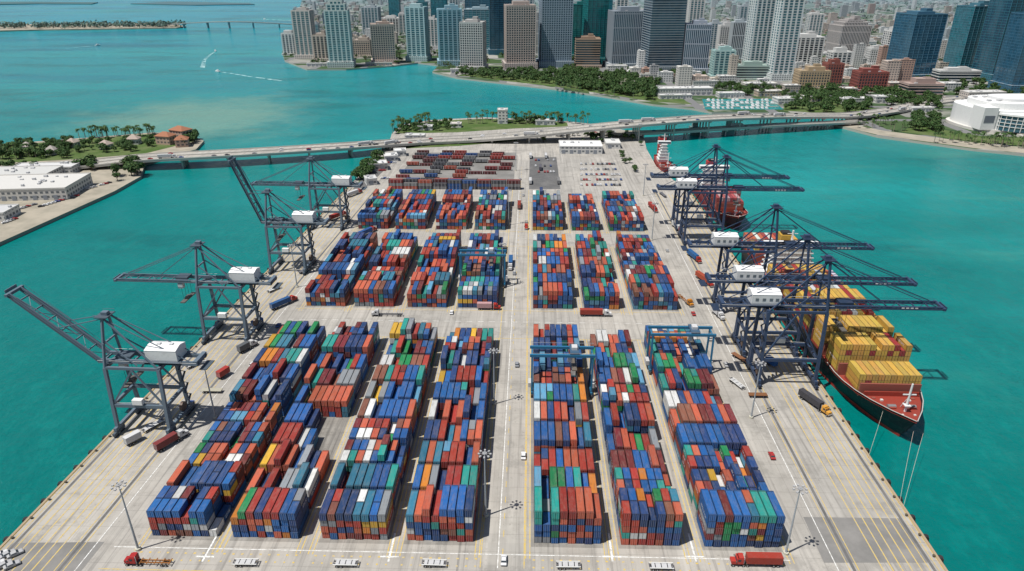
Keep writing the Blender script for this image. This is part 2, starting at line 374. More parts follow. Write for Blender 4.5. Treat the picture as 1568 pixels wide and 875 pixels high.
for u in (322,600,935,1060): 
    p=G(u,838); mk.box(p.x,p.y,0,.6,12,.04,WHT); mk.box(p.x,p.y-4,0,6,.6,.045,WHT)
mk.obj("pavement_markings")
# ---------------------------------------------------------------- ship-to-shore cranes
def sts(loc,rz,col,hb=31,ha=50,out=40,back=15,g=GA,s=16,ang=0,k=1.0):
    m=MB(); D=tuple(c*.6 for c in col)
    hs=s/2; ts=s*.36; wht=(.72,.72,.7)
    for x in (0,-g):
        m.beam((x,-hs-2,3),(x,hs+2,3),1.2,1.4,0,col)
        for y in (-hs,hs):
            m.box(x,y,.9,1.1,7,1.2,0,D)
            for q in (-2.7,-1.2,1.2,2.7): m.cyl((x-.45,y+q,.5),(x+.45,y+q,.5),.5,n=8,col=(.05,.05,.05))
            m.beam((x,y,3.5),(x,(ts if y>0 else -ts),hb),1.3,1.15,0,col)
        m.beam((x,-ts,hb),(x,ts,hb),1.2,1.4,0,col)
        yy=hs-(hs-ts)*(13/hb); m.beam((x,-yy,13),(x,yy,13),1.0,1.3,0,col)
    yy=hs-(hs-ts)*(13/hb)
    for sg in (-1,1):
        m.beam((0,sg*yy,13),(-g,sg*yy,13),1.0,1.4,0,col)
        m.beam((0,sg*ts,hb),(-g,sg*ts,hb),.9,1.1,0,col)
        m.beam((0,sg*yy,13),(-g/2,sg*(ts+.3),hb-.5),.6,.6,0,col)
        m.beam((-g,sg*yy,13),(-g/2,sg*(ts+.3),hb-.5),.6,.6,0,col)
        m.beam((0,sg*yy,14),(-g,sg*yy,14.9),.1,.1,0,wht)
        m.beam((0,sg*ts,hb),(-1.5,sg*2.0,ha),.85,.85,0,col)
        m.beam((-g,sg*ts,hb),(-2.2,sg*2.0,ha),.55,.55,0,col)
        m.beam((-1,sg*(ts+2)*.45,hb+(ha-hb)*.55),(-g*.6,sg*(ts*.9),hb+1),.4,.4,0,col)
        m.beam((3,sg*3,hb+1.6),(-g-back,sg*3,hb+1.6),.9,1.5,0,col)
        m.beam((3,sg*4.3,hb+1.5),(-g-back,sg*4.3,hb+1.5),.8,.12,0,D)
        m.beam((3,sg*4.7,hb+2.6),(-g-back,sg*4.7,hb+2.6),.1,.1,0,wht)
        m.beam((-2,sg*2,ha),(-g-back*.75,sg*3,hb+2.5),.3,.3,0,col)
    m.beam((-1.8,-2.6,ha),(-1.8,2.6,ha),1.1,1.1,0,col)
    m.box(-1.5,0,ha+.6,5,6,.3,0,D); m.box(-2,0,ha+.9,2.4,2,1.4,0,col)
    for y in (-3,3): m.beam((-4,y,ha+2),(1,y,ha+2),.12,.12,0,col)
    m.beam((-1,-ts*.8,hb+(ha-hb)*.5),(-1,ts*.8,hb+(ha-hb)*.5),.6,.6,0,col)
    x=2
    while x>-g-back: m.beam((x,-3,hb+1.3),(x,3,hb+1.3),.5,.6,0,col); x-=6
    m.box(-g-back+.8,0,hb+1,1.6,8,2,0,col); m.box(-g-back-1.5,0,hb-1,3,7,.3,0,D)
    a=math.radians(ang); hx,hz=3,hb+1.6
    def B(t,y,dz=0): return (hx+t*math.cos(a)-dz*math.sin(a),y,hz+t*math.sin(a)+dz*math.cos(a))
    L=out-3
    for sg in (-1,1):
        m.beam(B(0,sg*3,.5),B(L,sg*3,.5),.6,.6,0,col); m.beam(B(0,sg*3,-.5),B(L,sg*3,-.5),.75,.6,0,col); m.beam(B(0,sg*4.1),B(L,sg*4.1),.6,.12,0,D)
        t=0
        while t<L-2: m.beam(B(t,sg*3,-.4),B(t+2,sg*3,.5),.22,.22,0,col); m.beam(B(t+2,sg*3,.5),B(min(L,t+4),sg*3,-.4),.22,.22,0,col); t+=4
        m.beam(B(0,sg*4.4,1.1),B(L,sg*4.4,1.1),.1,.1,0,col)
        if ang<10:
            m.beam((-1.5,sg*2,ha),B(L*.48,sg*3,1),.3,.3,0,col); m.beam((-1.5,sg*2,ha),B(L*.93,sg*3,1),.3,.3,0,col)
            m.beam((-1.5,sg*1.2,ha+.8),B(L*.93,sg*2,1.4),.12,.12,0,col)
        else:
            m.beam((-1.5,sg*2,ha),B(L*.48,sg*3,1),.3,.3,0,col); m.beam(B(L*.3,sg*2.4,3.2),B(L*.93,sg*3,1),.3,.3,0,col)
    t=0; e=1
    while t<L: 
        m.beam(B(t,-3,-.3),B(t,3,-.3),.35,.45,0,col)
        if t+6<L: m.beam(B(t,-3*e,-.3),B(t+6,3*e,-.3),.22,.22,0,col)
        t+=6; e=-e
    m.beam(B(L,-4.5),B(L,4.5),1.1,1.1,0,col); m.beam(B(L+1.5,-3),B(L+1.5,3),.3,1.2,0,col)
    for i,t in enumerate([L*.62+q*1.9 for q in range(4)]):
        m.beam(B(t,-3.53,0),B(t+1.2,-3.53,0),.06,.9,0,wht)
    hxm=-g-1; m.box(hxm,0,hb+2.6,12.5,7.6,4.6,0,wht); m.hexa([(hxm-6.3,-3.9,hb+7.2),(hxm+6.3,-3.9,hb+7.2),(hxm+6.3,3.9,hb+7.2),(hxm-6.3,3.9,hb+7.2),(hxm-6.3,-.6,hb+8.1),(hxm+6.3,-.6,hb+8.1),(hxm+6.3,.6,hb+8.1),(hxm-6.3,.6,hb+8.1)],0,(.8,.8,.78))
    for q in (-4,-1,2,4.6): m.box(hxm+q,-3.82,hb+4.2,1.4,.1,1.3,0,(.15,.18,.2))
    for q in (-3,2): m.box(hxm+q,0,hb+8.0,1.3,1.3,.6,0,(.6,.6,.6))
    m.box(hxm,0,hb+2.3,15,10,.25,0,D)
    for y in (-4.9,4.9): m.beam((hxm-7.4,y,hb+3.6),(hxm+7.4,y,hb+3.6),.1,.1,0,col)
    tx=-6 if ang>10 else 9
    m.box(tx,0,hb+2.2,6,5,1.2,0,D); m.box(tx+1,2.0,hb-2.3,2.4,2.2,2.6,0,(.6,.6,.6)); m.box(tx+2.3,2.0,hb-2.0,.1,2.0,1.4,0,(.03,.05,.06))
    zs=hb-9; spc=(.12,.11,.1)
    for yy2 in (-2.5,2.5):
        for xx in (-1,1): m.beam((tx+xx,yy2,hb+1),(tx+xx*.8,yy2*1.1,zs+.8),.1,.1,0,(.05,.05,.05))
    m.box(tx,0,zs,2.2,12,.5,0,spc); m.box(tx,0,zs+.5,1.8,3.5,.8,0,spc)
    zz=3.5; e=1
    while zz<hb-3:
        m.beam((-g-1.6,-hs+1-1.8*e+(zz/hb)*1.2,zz),(-g-1.6,-hs+1+1.8*e+(zz/hb)*1.2,zz+2.8),.8,.2,0,D); zz+=2.8; e=-e
    m.box(-g+.2,hs-1.8,4,1.5,1.5,8,0,col); m.box(-g/2,yy,14,4,2,2.2,0,wht)
    m.cyl((-g-.2,-hs+3.5,5.5),(-g+.9,-hs+3.5,5.5),2.0,n=16,col=(.12,.08,.06))
    return m.obj("gantry_crane",loc,rz)
cl=(.12,.16,.20); cr=(.035,.06,.115)
def put_sts(q,d,w,Y,**k):
    p=quay(q,d,Y)-w*4; return sts((p.x,p.y,0),math.atan2(w.y,w.x),**k)
put_sts(QL0,dL,wL,G(180,645).y,col=cl,ang=44,out=43,hb=29.5,ha=49,g=GAL)
put_sts(QL0,dL,wL,G(323,512).y,col=cl,ang=0,out=42,hb=29.5,ha=49,g=GAL)
put_sts(QL0,dL,wL,G(414,410).y,col=cl,ang=70,out=43,hb=29.5,ha=49,g=GAL)
put_sts(QL0,dL,wL,G(480,345).y,col=cl,ang=0,out=42,hb=29.5,ha=49,g=GAL)
for v in (577,535,473,370,348): put_sts(QR0,dR,wR,G(1200,v).y,col=cr,hb=36,ha=58,out=50,back=20)
# ---------------------------------------------------------------- yard gantries
def rtg(x,y,span=26,h=20,bl=11):
    m=MB(); c=(.025,.15,.27)
    for sx in (-1,1):
        X=sx*span/2
        m.beam((X,-bl/2-1,2),(X,bl/2+1,2),.9,1.1,0,c)
        for sy in (-1,1):
            m.beam((X,sy*bl/2,2.4),(X,sy*bl/2*.8,h),.75,.8,0,c)
            for q in (-1,1): m.cyl((X-.4,sy*bl/2+q*1.0,.8),(X+.4,sy*bl/2+q*1.0,.8),.8,n=12,col=(.03,.03,.03))
        m.beam((X,-bl/2*.8,h-1),(X,bl/2*.8,h-1),.6,.7,0,c)
        m.box(X*1.06,0,2.8,1.6,4,2.2,0,(.5,.5,.5))
    for sy in (-1,1):
        m.beam((-span/2-1,sy*bl/2*.8,h),(span/2+1,sy*bl/2*.8,h),.9,1.2,0,c)
        m.beam((-span/2-1,sy*(bl/2*.8+1.0),h+1.7),(span/2+1,sy*(bl/2*.8+1.0),h+1.7),.08,.08,0,(.5,.5,.5))
    m.box(span*.2,0,h+.8,4,bl*.85,.8,0,(.05,.1,.16)); m.box(span*.2,0,h+1.6,2.4,3,1.3,0,(.55,.55,.55)); m.box(span*.2-2,-2,h-3.5,1.8,1.8,2.4,0,(.6,.6,.58))
    m.box(span*.2,0,h-6,2.2,12,.4,0,(.14,.12,.1))
    for a in (-1,1):
        for b in (-1,1): m.beam((span*.2+a,b*3,h),(span*.2+a,b*4,h-5.6),.1,.1,0,(.05,.05,.05))
    return m.obj("yard_gantry_crane",(x,y,0))
rtg(XC[4][0]+12.4,257,bl=9); rtg(XC[6][0]+12.5,277,27.5,bl=9); rtg(XC[3][0]+12,370,26,bl=9)
# ---------------------------------------------------------------- ships
def ship(name,bow,dirv,L,B,zd,hull,deck,bays,hcol,super_y,boot=(.35,.03,.02)):
    m=MB(True); secs=[]; n=26
    for i in range(n+1):
        t=i/n; y=-L*(1-t)
        fd=1 if t<.80 else max(0,1-((t-.80)/.20)**2.2); fw=1 if t<.66 else max(0,1-((t-.66)/.34)**1.7)
        if t<.08: fd*=.86+.14*t/.08; fw*=.7+.3*t/.08
        rise=0 if t<.8 else 2.6*((t-.8)/.2)
        ra=0 if t<.8 else 9*((t-.8)/.2)**2
        secs.append((y,max(.15,fd*B/2),max(.1,fw*B/2*.97),rise,ra))
    rows=[]
    for y,hd,hw,rise,ra in secs:
        hm=hw*.55+hd*.45
        rows.append([(-hd,y,zd+rise+1.1),(-hm,y-ra*.5,zd*.45),(-hw,y-ra*.85,WZ+1.4),(-hw*.98,y-ra,WZ-2),(hw*.98,y-ra,WZ-2),(hw,y-ra*.85,WZ+1.4),(hm,y-ra*.5,zd*.45),(hd,y,zd+rise+1.1)])
    k=len(m.v)
    for r in rows: m.v+=r
    cs=[hull,hull,boot,boot,boot,hull,hull]
    for i in range(n):
        for j in range(7):
            a=k+i*8+j; m.f.append((a,a+1,a+9,a+8)); m.m.append(PAINT); m.c.append(cs[j]+(1,))
    m.f.append(tuple(k+j for j in range(8))); m.m.append(PAINT); m.c.append(hull+(1,))
    k=len(m.v)
    for y,hd,hw,rise,ra in secs: m.v+=[(-hd+.1,y,zd+rise),(hd-.1,y,zd+rise)]
    for i in range(n):
        a=k+2*i; m.f.append((a,a+1,a+3,a+2)); m.m.append(PAINT); m.c.append(deck+(1,))
    for i in range(int(n*.8),n):
        for sg in (-1,1):
            p=rows[i][0 if sg<0 else 7]; q=rows[i+1][0 if sg<0 else 7]; m.beam(p,q,.35,.15,PAINT,(.45,.43,.4))
    for y0,nx,nh,pal in bays:
        for i in range(nx):
            x=(i-(nx-1)/2)*2.55; h=nh-(1 if R()<.12 else 0)
            for q in range(h):
                c=random.choice(pal); c=tuple(z*U(.9,1.1) for z in c)+(R(),)
                cont(m,x,y0,zd+1.6+q*2.62,12.2,c)
        m.box(0,y0+7,zd,nx*2.5,.8,6,PAINT,(.25,.08,.06)); m.box(0,y0,zd,nx*2.55,12.6,1.5,PAINT,(.3,.06,.04))
    w=(.75,.75,.73); y=super_y
    for q in range(6): m.box(0,y,zd+q*2.8,B*.82-q*1.2,11-q*.3,2.3,PAINT,w); m.box(0,y,zd+q*2.8+2.3,B*.86-q*1.0,12.2-q*.3,.5,PAINT,(.6,.6,.58))
    m.box(0,y+1,zd+16.8,B*1.0,4,2.6,PAINT,w); m.box(0,y+3.1,zd+17.6,B*.95,.1,1.2,PAINT,(.03,.05,.07)); m.beam((0,y,zd+19),(0,y,zd+26),.8,.8,0,w); m.beam((-3,y,zd+24),(3,y,zd+24),.3,.3,0,w)
    m.box(0,y-11,zd,7,7,20,PAINT,hcol); m.box(0,y-11,zd+20,5,5,1.5,PAINT,(.03,.03,.03))
    m.cyl((0,-9,zd+1),(0,-9,zd+15),.55,.35,10,col=(.7,.7,.68)); m.beam((-2.6,-9,zd+10),(2.6,-9,zd+10),.4,.4,0,(.7,.7,.68)); m.box(0,-9,zd+5,2.4,2.4,.3,0,(.7,.7,.68))
    m.beam((0,-9,zd+9),(0,-13,zd+1),.25,.25,0,(.7,.7,.68))
    for x in (-4,4):
        m.box(x,-12,zd+1,2.4,3,1.6,0,(.3,.06,.04)); m.cyl((x-1.6,-12,zd+2.2),(x+1.6,-12,zd+2.2),.9,n=10,col=(.2,.2,.2))
        m.box(x*1.4,-17,zd+.8,1,1,1.4,0,(.6,.6,.55)); m.box(x*.6,-6,zd+1.6,.8,.8,1.0,0,(.6,.6,.55)); m.box(x*2,-19,zd+.6,1.5,1.2,1.1,0,(.25,.08,.06))
    m.box(0,-21,zd,B*.7,.5,3.4,0,deck)
    return m.obj(name,bow,math.atan2(-dirv.x,dirv.y))
Yb=G(1395,688,WZ).y; q=quay(QR0,dR,Yb)+wR*(16+3.2)
yl=(.60,.37,.07); yd=(.52,.32,.065); rd=(.30,.03,.03); wt=(.65,.65,.62)
pal=[yl,yl,yl,yd,yl,rd]; palw=[yl,yl,yd,rd,wt,rd]; palm=[(.5,.12,.06),(.02,.13,.35),yl,wt,(.3,.04,.04)]
bays=[(-30,10,3,[yl,yl,yd,yl,yd,rd]),(-46,12,5,pal),(-63,12,5,[yl,yl,yl,yd]),(-78,12,5,palw),(-93,12,5,pal),(-108,12,4,palm),(-123,12,4,palm),(-137,12,3,pal),(-174,12,3,palm),(-189,12,3,palm)]
ship("container_ship",(q.x,q.y,0),-dR,207,32,7.2,(.012,.014,.02),(.28,.045,.03),bays,(.5,.3,.05),-154)
Yb2=G(1130,357,WZ).y; q2=quay(QR0,dR,Yb2)+wR*(12+3)
palr=[(.38,.06,.06),(.33,.05,.05),(.42,.09,.08),(.3,.04,.05),(.5,.3,.3)]
ship("container_ship",(q2.x,q2.y,0),-dR,112,24,6,(.2,.02,.03),(.3,.06,.04),[(-32,8,3,palr),(-46,9,3,palr),(-60,9,2,palr)],(.4,.04,.04),-84)
q3=G(1014,262); ship("coaster_ship",(q3.x+4,q3.y-12,0),-dR,58,12,3,(.3,.03,.03),(.3,.06,.05),[],(.35,.03,.03),-38)
m=MB()
for a,b in (((q.x-3,q.y-4,9),quay(QR0,dR,q.y-34)-wR*1.2),((q.x+.2,q.y-5,9),quay(QR0,dR,q.y-36.5)-wR*1.2),((q.x-8,q.y+10,8.5),quay(QR0,dR,q.y-9)-wR*1.2)):
    a=Vector(a); b=Vector((b.x,b.y,.5)); 
    pr=a
    for i in range(1,7):
        t=i/6; p=a.lerp(b,t)-Vector((0,0,6*t*(1-t))); m.beam(pr,p,.08,.08,0,(.5,.47,.38)); pr=p
m.obj("mooring_lines")
for q_,d_,w_,Ye in ((QL0,dL,wL,YL1),(QR0,dR,wR,YR1)):
    m=MB(); rz=math.atan2(d_.y,d_.x)-math.pi/2; Y=75
    while Y<Ye-3:
        p=quay(q_,d_,Y); f=p+w_*.7; m.box(f.x,f.y,-2.4,1.4,1.8,2.2,PAINT,(.03,.03,.03),rz); m.cyl((f.x,f.y,-1.8),(f.x,f.y,.1),.8,n=10,col=(.03,.03,.03))
        b=p-w_*1.5; m.cyl((b.x,b.y,0),(b.x,b.y,.7),.35,.5,8,0,(.1,.08,.05)); Y+=9
    m.obj("dock_fenders")
    m=MB(); a=quay(q_,d_,73)-w_*.5; b=quay(q_,d_,Ye-3)-w_*.5; m.beam((a.x,a.y,.12),(b.x,b.y,.12),.9,.3,MATTE,(.36,.28,.18)); m.obj("quay_kerb")
# ---------------------------------------------------------------- light masts
def mast_mesh(h):
    m=MB(); m.cyl((0,0,0),(0,0,h),.38,.17,8,col=(.33,.36,.38)); m.cyl((0,0,0),(0,0,.8),.9,.9,10,MATTE,(.5,.48,.4)); m.cyl((0,0,h-.5),(0,0,h-.2),.8,.8,12,col=(.3,.3,.3))
    for i in range(8):
        a=i*math.pi/4; c,s_=math.cos(a),math.sin(a); m.beam((0,0,h-.4),(c*1.7,s_*1.7,h-.4),.1,.1,0,(.3,.3,.3)); m.box(c*1.9,s_*1.9,h-.8,.7,.55,.4,0,(.4,.4,.4),a)
    return m.mesh("light_mast")
mm=mast_mesh(27)
for u,v in ((212,842),(1203,848),(744,790),(757,619),(770,438),(779,345),(1100,480),(998,368),(455,440),(790,262),(985,300),(330,640),(1150,640)):
    p=G(u,v); place(mm,"light_mast",p)
# ---------------------------------------------------------------- vehicles
def wheels(m,xs,w,r=.5):
    for x in xs:
        for s_ in (-1,1): m.cyl((x,s_*(w/2-.35),r),(x,s_*w/2,r),r,n=10,col=(.02,.02,.02)); m.cyl((x,s_*(w/2),r),(x,s_*(w/2+.03),r),r*.5,n=8,col=(.4,.4,.4))
def truck(loc,rz,cab=(.35,.03,.02),load=None,kind='semi',Lc=12.2,bed=(.12,.12,.13)):
    m=MB()
    if kind=='semi':
        X=Lc/2+1.2
        m.box(X+1.2,0,.9,4.6,1.1,.35,0,(.06,.06,.06))
        m.box(X+.9,0,1.2,2.1,2.4,2.2,0,cab); m.hexa([(X+1.95,-1.15,2.2),(X+2.1,-1.15,2.2),(X+2.1,1.15,2.2),(X+1.95,1.15,2.2),(X+1.4,-1.1,3.4),(X+1.6,-1.1,3.4),(X+1.6,1.1,3.4),(X+1.4,1.1,3.4)],0,(.03,.04,.05))
        m.box(X+2.8,0,1.0,1.6,2.0,1.2,0,cab); m.box(X+3.65,0,.7,.12,2.2,.5,0,(.5,.5,.5)); m.box(X+.6,0,3.4,1.5,2.2,.35,0,cab)
        for s_ in (-1,1): m.cyl((X-.3,s_*1.0,1.2),(X-.3,s_*1.0,3.9),.1,n=6,col=(.6,.6,.6)); m.box(X+1.2,s_*1.22,2.3,.9,.05,.8,0,(.03,.04,.05)); m.box(X+2.2,s_*1.45,2.2,.2,.4,.5,0,(.1,.1,.1))
        wheels(m,(X+2.9,X-.3,X-1.5),2.4)
    m.beam((-Lc/2,-.5,1.15),(Lc/2,-.5,1.15),.25,.35,0,bed); m.beam((-Lc/2,.5,1.15),(Lc/2,.5,1.15),.25,.35,0,bed)
    for x in (-Lc/2+.1,-Lc/4,0,Lc/4,Lc/2-.1): m.box(x,0,1.2,.25,2.44,.2,0,bed)
    if load is None and kind=='flat': m.box(0,0,1.35,Lc,2.5,.12,0,bed)
    if load is None and kind=='chassis': 
        for s_ in (-1,1): m.beam((-Lc/2,s_*1.1,1.38),(Lc/2,s_*1.1,1.38),.3,.12,0,(.65,.65,.62))
        m.box(0,0,1.3,Lc*.8,1.7,.1,0,(.5,.5,.5))
    wheels(m,(-Lc/2+1.2,-Lc/2+2.5),2.4)
    if kind!='semi': m.box(Lc/2-1.8,.8,0,.15,.15,1.1,0,(.3,.3,.3)); m.box(Lc/2-1.8,-.8,0,.15,.15,1.1,0,(.3,.3,.3))
    if load: 
        m.box(0,0,1.42,Lc,2.44,2.7,0,load)
        x=-Lc/2+.3
        while x<Lc/2-.2:
            for s_ in (-1,1): m.box(x,s_*1.235,1.6,.14,.05,2.3,0,tuple(c*.8 for c in load))
            m.box(x,0,4.12,.14,2.2,.03,0,tuple(c*.8 for c in load)); x+=.42
        for y in (-.9,-.35,.35,.9): m.box(-Lc/2-.04,y,1.5,.06,.07,2.5,0,(.6,.6,.6))
    n={'semi':'semi_truck','flat':'flatbed_trailer','chassis':'container_chassis'}[kind]
    return m.obj(n,loc,rz)
def T(u,v,rz,**k): p=G(u,v); truck((p.x,p.y,0),math.radians(rz),**k)
T(1168,865,180,load=(.33,.045,.03),cab=(.4,.04,.03),Lc=11)
T(240,864,180,cab=(.34,.02,.02),Lc=9.5,bed=(.3,.12,.03)); 
for u,v in ((377,865),(530,866),(665,866),(870,869),(1012,871)): T(u,v,U(-1,1),kind='chassis',Lc=7.6)
T(205,678,57,kind='chassis',load=(.6,.6,.6),Lc=6.1); T(256,684,60,load=(.2,.04,.04),cab=(.5,.5,.5),Lc=9); T(343,577,68,kind='chassis',load=(.36,.045,.035),Lc=6.1); T(374,538,62,load=(.1,.11,.12),cab=(.5,.5,.5),Lc=6.1)
T(325,601,0,kind='flat',Lc=9,bed=(.4,.38,.3)); T(1240,618,-65,load=(.06,.06,.07),cab=(.6,.3,.05),Lc=12); T(1160,608,0,kind='flat',Lc=8,bed=(.2,.09,.04)); T(1133,551,-60,kind='flat',Lc=10,bed=(.22,.1,.05)); T(1046,460,-72,load=None,cab=(.5,.2,.02),Lc=10,bed=(.35,.15,.05))
T(1096,482,-75,load=(.6,.6,.6),cab=(.6,.6,.6),Lc=6); T(998,320,-80,load=(.4,.05,.04)); T(742,474,0,load=(.5,.3,.3),Lc=8); T(560,360,60,load=(.03,.1,.3)); T(1075,430,-70,load=(.4,.08,.04)); T(470,415,60,kind='flat')
T(1060,395,-75,load=(.03,.12,.3)); T(1035,350,-78,load=(.6,.6,.58)); T(430,470,55,load=(.03,.1,.25)); T(300,560,50,kind='chassis',Lc=9); T(515,335,60,load=(.4,.05,.04)); T(782,405,-90,cab=(.6,.6,.6),load=(.03,.12,.3)); T(540,300,60,load=(.6,.6,.6)); T(420,445,58,kind='chassis',Lc=9); T(905,484,0,cab=(.6,.6,.6),load=(.33,.05,.035))
T(795,318,90,cab=(.6,.6,.6),load=(.3,.05,.03)); T(806,345,-90,cab=(.5,.05,.03),kind='semi'); T(1128,590,-66,kind='chassis',Lc=9); T(1180,560,-66,kind='chassis',load=(.02,.1,.3),Lc=6.1); T(395,500,57,kind='chassis',load=(.02,.1,.3),Lc=6.1); T(1015,300,-80,kind='flat'); T(600,484,180,cab=(.5,.5,.5),kind='semi',Lc=12); T(235,655,60,kind='chassis',Lc=9)
def car_mesh(c):
    m=MB(); pr=[(-2.2,.35),(-2.25,.8),(-2.0,.95),(-1.5,1.0),(-1.1,1.42),(.4,1.45),(1.0,.98),(2.0,.85),(2.25,.65),(2.25,.35)]
    k=len(m.v); n=len(pr)
    for s_ in (-1,1): m.v+=[(x,s_*(.9 if z<1.1 else .7),z) for x,z in pr]
    for i in range(n):
        j=(i+1)%n; m.f.append((k+i,k+j,k+n+j,k+n+i)); m.m.append(0); g=i in (3,5); m.c.append((.03,.04,.05,1) if g else c+(1,))
    m.f.append(tuple(k+i for i in range(n))); m.m.append(0); m.c.append(c+(1,)); m.f.append(tuple(k+n+n-1-i for i in range(n))); m.m.append(0); m.c.append(c+(1,))
    for s_ in (-1,1): m.box(-.35,s_*.82,1.02,1.5,.06,.3,0,(.03,.04,.05))
    wheels(m,(-1.35,1.35),1.8,.33); return m.mesh("parked_car")
cars=[car_mesh(c) for c in ((.7,.7,.7),(.65,.65,.65),(.05,.05,.06),(.25,.26,.28),(.35,.03,.03),(.03,.08,.25),(.4,.4,.4))]
def carrow(a,b,n,rz,skip=.15,name="parked_car"):
    a=G(*a);b=G(*b)
    for i in range(n):
        if R()<skip: continue
        p=a.lerp(b,(i+.5)/n); place(random.choice(cars),name,(p.x,p.y,.09),rz+U(-.05,.05))
for v in (252,260,268,276,284): carrow((888,v),(945+(v-250)*.3,v),16,math.pi/2,.3)
for v in (246,255,264): carrow((818,v),(850,v),7,math.pi/2,.5)
carrow((-5,852),(30,850),3,.8,.0); carrow((-10,866),(25,868),3,.8,.1); carrow((0,330),(60,312),12,1,.2); carrow((0,345),(40,330),8,1,.3); carrow((100,300),(170,280),12,.6,.3); carrow((60,318),(120,300),10,.6,.3)
for v in (250,262,274): carrow((575+(275-v)*.5,v),(596+(275-v)*.4,v),5,.3,.3)
for uv in ((790,560),(800,700),(786,420),(1010,430),(1085,520),(1180,700),(425,500),(385,560),(800,300),(795,275),(1020,385),(1110,560),(290,620),(770,860),(1190,800),(690,480),(1060,482)): carrow(uv,(uv[0]+3,uv[1]),1,math.pi/2,0,"service_car")
# ---------------------------------------------------------------- north yard
pal2=[(.3,.05,.04),(.12,.04,.04),(.03,.08,.22),(.35,.09,.06),(.08,.08,.09),(.2,.2,.2),(.2,.04,.04)]
m=MB(True); a=G(596,289); b=G(785,289)
x=a.x
while x<b.x:
    for r in range(2):
        for k in range(random.choice([2,3,3])): m.box(x+6,a.y+r*3,k*2.62,12.1,2.44,2.6,CONT,random.choice(pal2)+(R(),))
    x+=12.6
m.obj("container_stack")
m=MB(True)
for v in (279,272,266,260,254,249,244,240,236):
    a=G(640-(v-235)*.9,v); b=G(786,v); x=a.x
    while x<b.x-10:
        if R()<.68: 
            m.box(x+6,a.y,1.2 if R()<.8 else 0,12.1,2.44,2.6,CONT,random.choice(pal2)+(R(),)); m.box(x+6,a.y,.06,11,1.6,1.1,PAINT,(.03,.03,.03))
        x+=12.8
m.obj("trailer_rows")
m=MB(True)
for k in range(9):
    a=G(812+k*5.5,288)
    for j in range(3):
        if R()<.25: cont(m,a.x,a.y+15+j*45,1.1,12.1,random.choice([(.6,.6,.6),(.2,.2,.2),(.1,.1,.12)])+(R(),)); m.box(a.x,a.y+15+j*45,.06,1.6,11,1.0,PAINT,(.03,.03,.03))
m.obj("parked_trailers")
# ---------------------------------------------------------------- low buildings
def shed(name,uL,uR,v,depth,h,col,roof,rot=0):
    P=G((uL+uR)/2,v); w=(uR-uL)*mpp(P); m=MB()
    m.box(0,depth/2,0,w,depth,h,FAC,col); m.box(0,depth/2,h,w+.6,depth+.6,.5,MATTE,roof)
    for s_ in (-1,1): m.box(s_*w/2,depth/2,h+.5,.5,depth,.7,MATTE,col); m.box(0,depth/2+s_*depth/2,h+.5,w,.5,.7,MATTE,col)
    for k in range(max(3,int(w/6))): m.box(U(-.42,.42)*w,depth*U(.15,.85),h+.5,U(1.5,3),U(1.5,3),U(.8,1.8),MATTE,(.5,.5,.5))
    for k in range(int(w/8)): m.box(-w/2+4+k*8,-.1,0,3.4,.15,4,PAINT,(.25,.27,.3))
    return m.obj(name,P,rot)
wh=(.62,.61,.58)
shed("warehouse",857,922,236,26,7,wh,(.7,.7,.68)); shed("warehouse",928,950,228,20,5,wh,(.6,.6,.58))
shed("warehouse",-60,100,308,45,9,(.58,.56,.52),(.56,.55,.52),.12); shed("warehouse",-60,70,282,30,7,(.6,.58,.55),(.5,.5,.48),.1); shed("warehouse",20,110,268,18,6,wh,(.55,.55,.54),.1); shed("warehouse",-40,8,340,20,6,wh,(.5,.5,.5),.1)
shed("port_office",566,594,262,14,6,(.5,.48,.42),(.6,.6,.6),.3); shed("port_office",590,610,248,14,5,wh,(.65,.65,.63),.3); shed("port_office",562,578,284,12,5,wh,(.5,.5,.5),.4); shed("port_office",604,622,240,12,5,wh,(.65,.65,.63),.2)
shed("port_office",762,777,190,12,16,wh,wh); shed("park_pavilion",690,706,196,10,4,wh,(.6,.55,.5)); shed("park_pavilion",640,662,200,10,4,wh,(.6,.6,.58)); shed("park_pavilion",820,850,192,10,5,wh,(.6,.6,.6)); shed("port_office",620,650,214,10,4,wh,(.6,.6,.58));
def hiproof(uL,uR,v,d,h,wall,roof,rot=0,name="tile_roofed_house"):
    P=G((uL+uR)/2,v); w=(uR-uL)*mpp(P); m=MB(); m.box(0,d/2,0,w,d,h,FAC,wall)
    a,b=w/2+.8,d/2+.8; c=max(.5,a-b)
    m.hexa([(-a,d/2-b,h),(a,d/2-b,h),(a,d/2+b,h),(-a,d/2+b,h),(-c,d/2-.1,h+4),(c,d/2-.1,h+4),(c,d/2+.1,h+4),(-c,d/2+.1,h+4)],MATTE,roof); m.obj(name,P,rot)
for a in ((238,262,222,12,9,-.2),(258,285,217,14,12,-.4),(270,288,226,11,8,.3)): hiproof(*a[:5],(.5,.36,.28),(.33,.15,.09),a[5])
for a in ((30,45,232,9,5),(70,84,238,9,5),(150,166,229,9,5),(195,212,222,9,6),(100,115,226,9,5)): hiproof(*a[:5],wh,random.choice([(.4,.33,.28),(.36,.33,.3)]),U(-.3,.3))
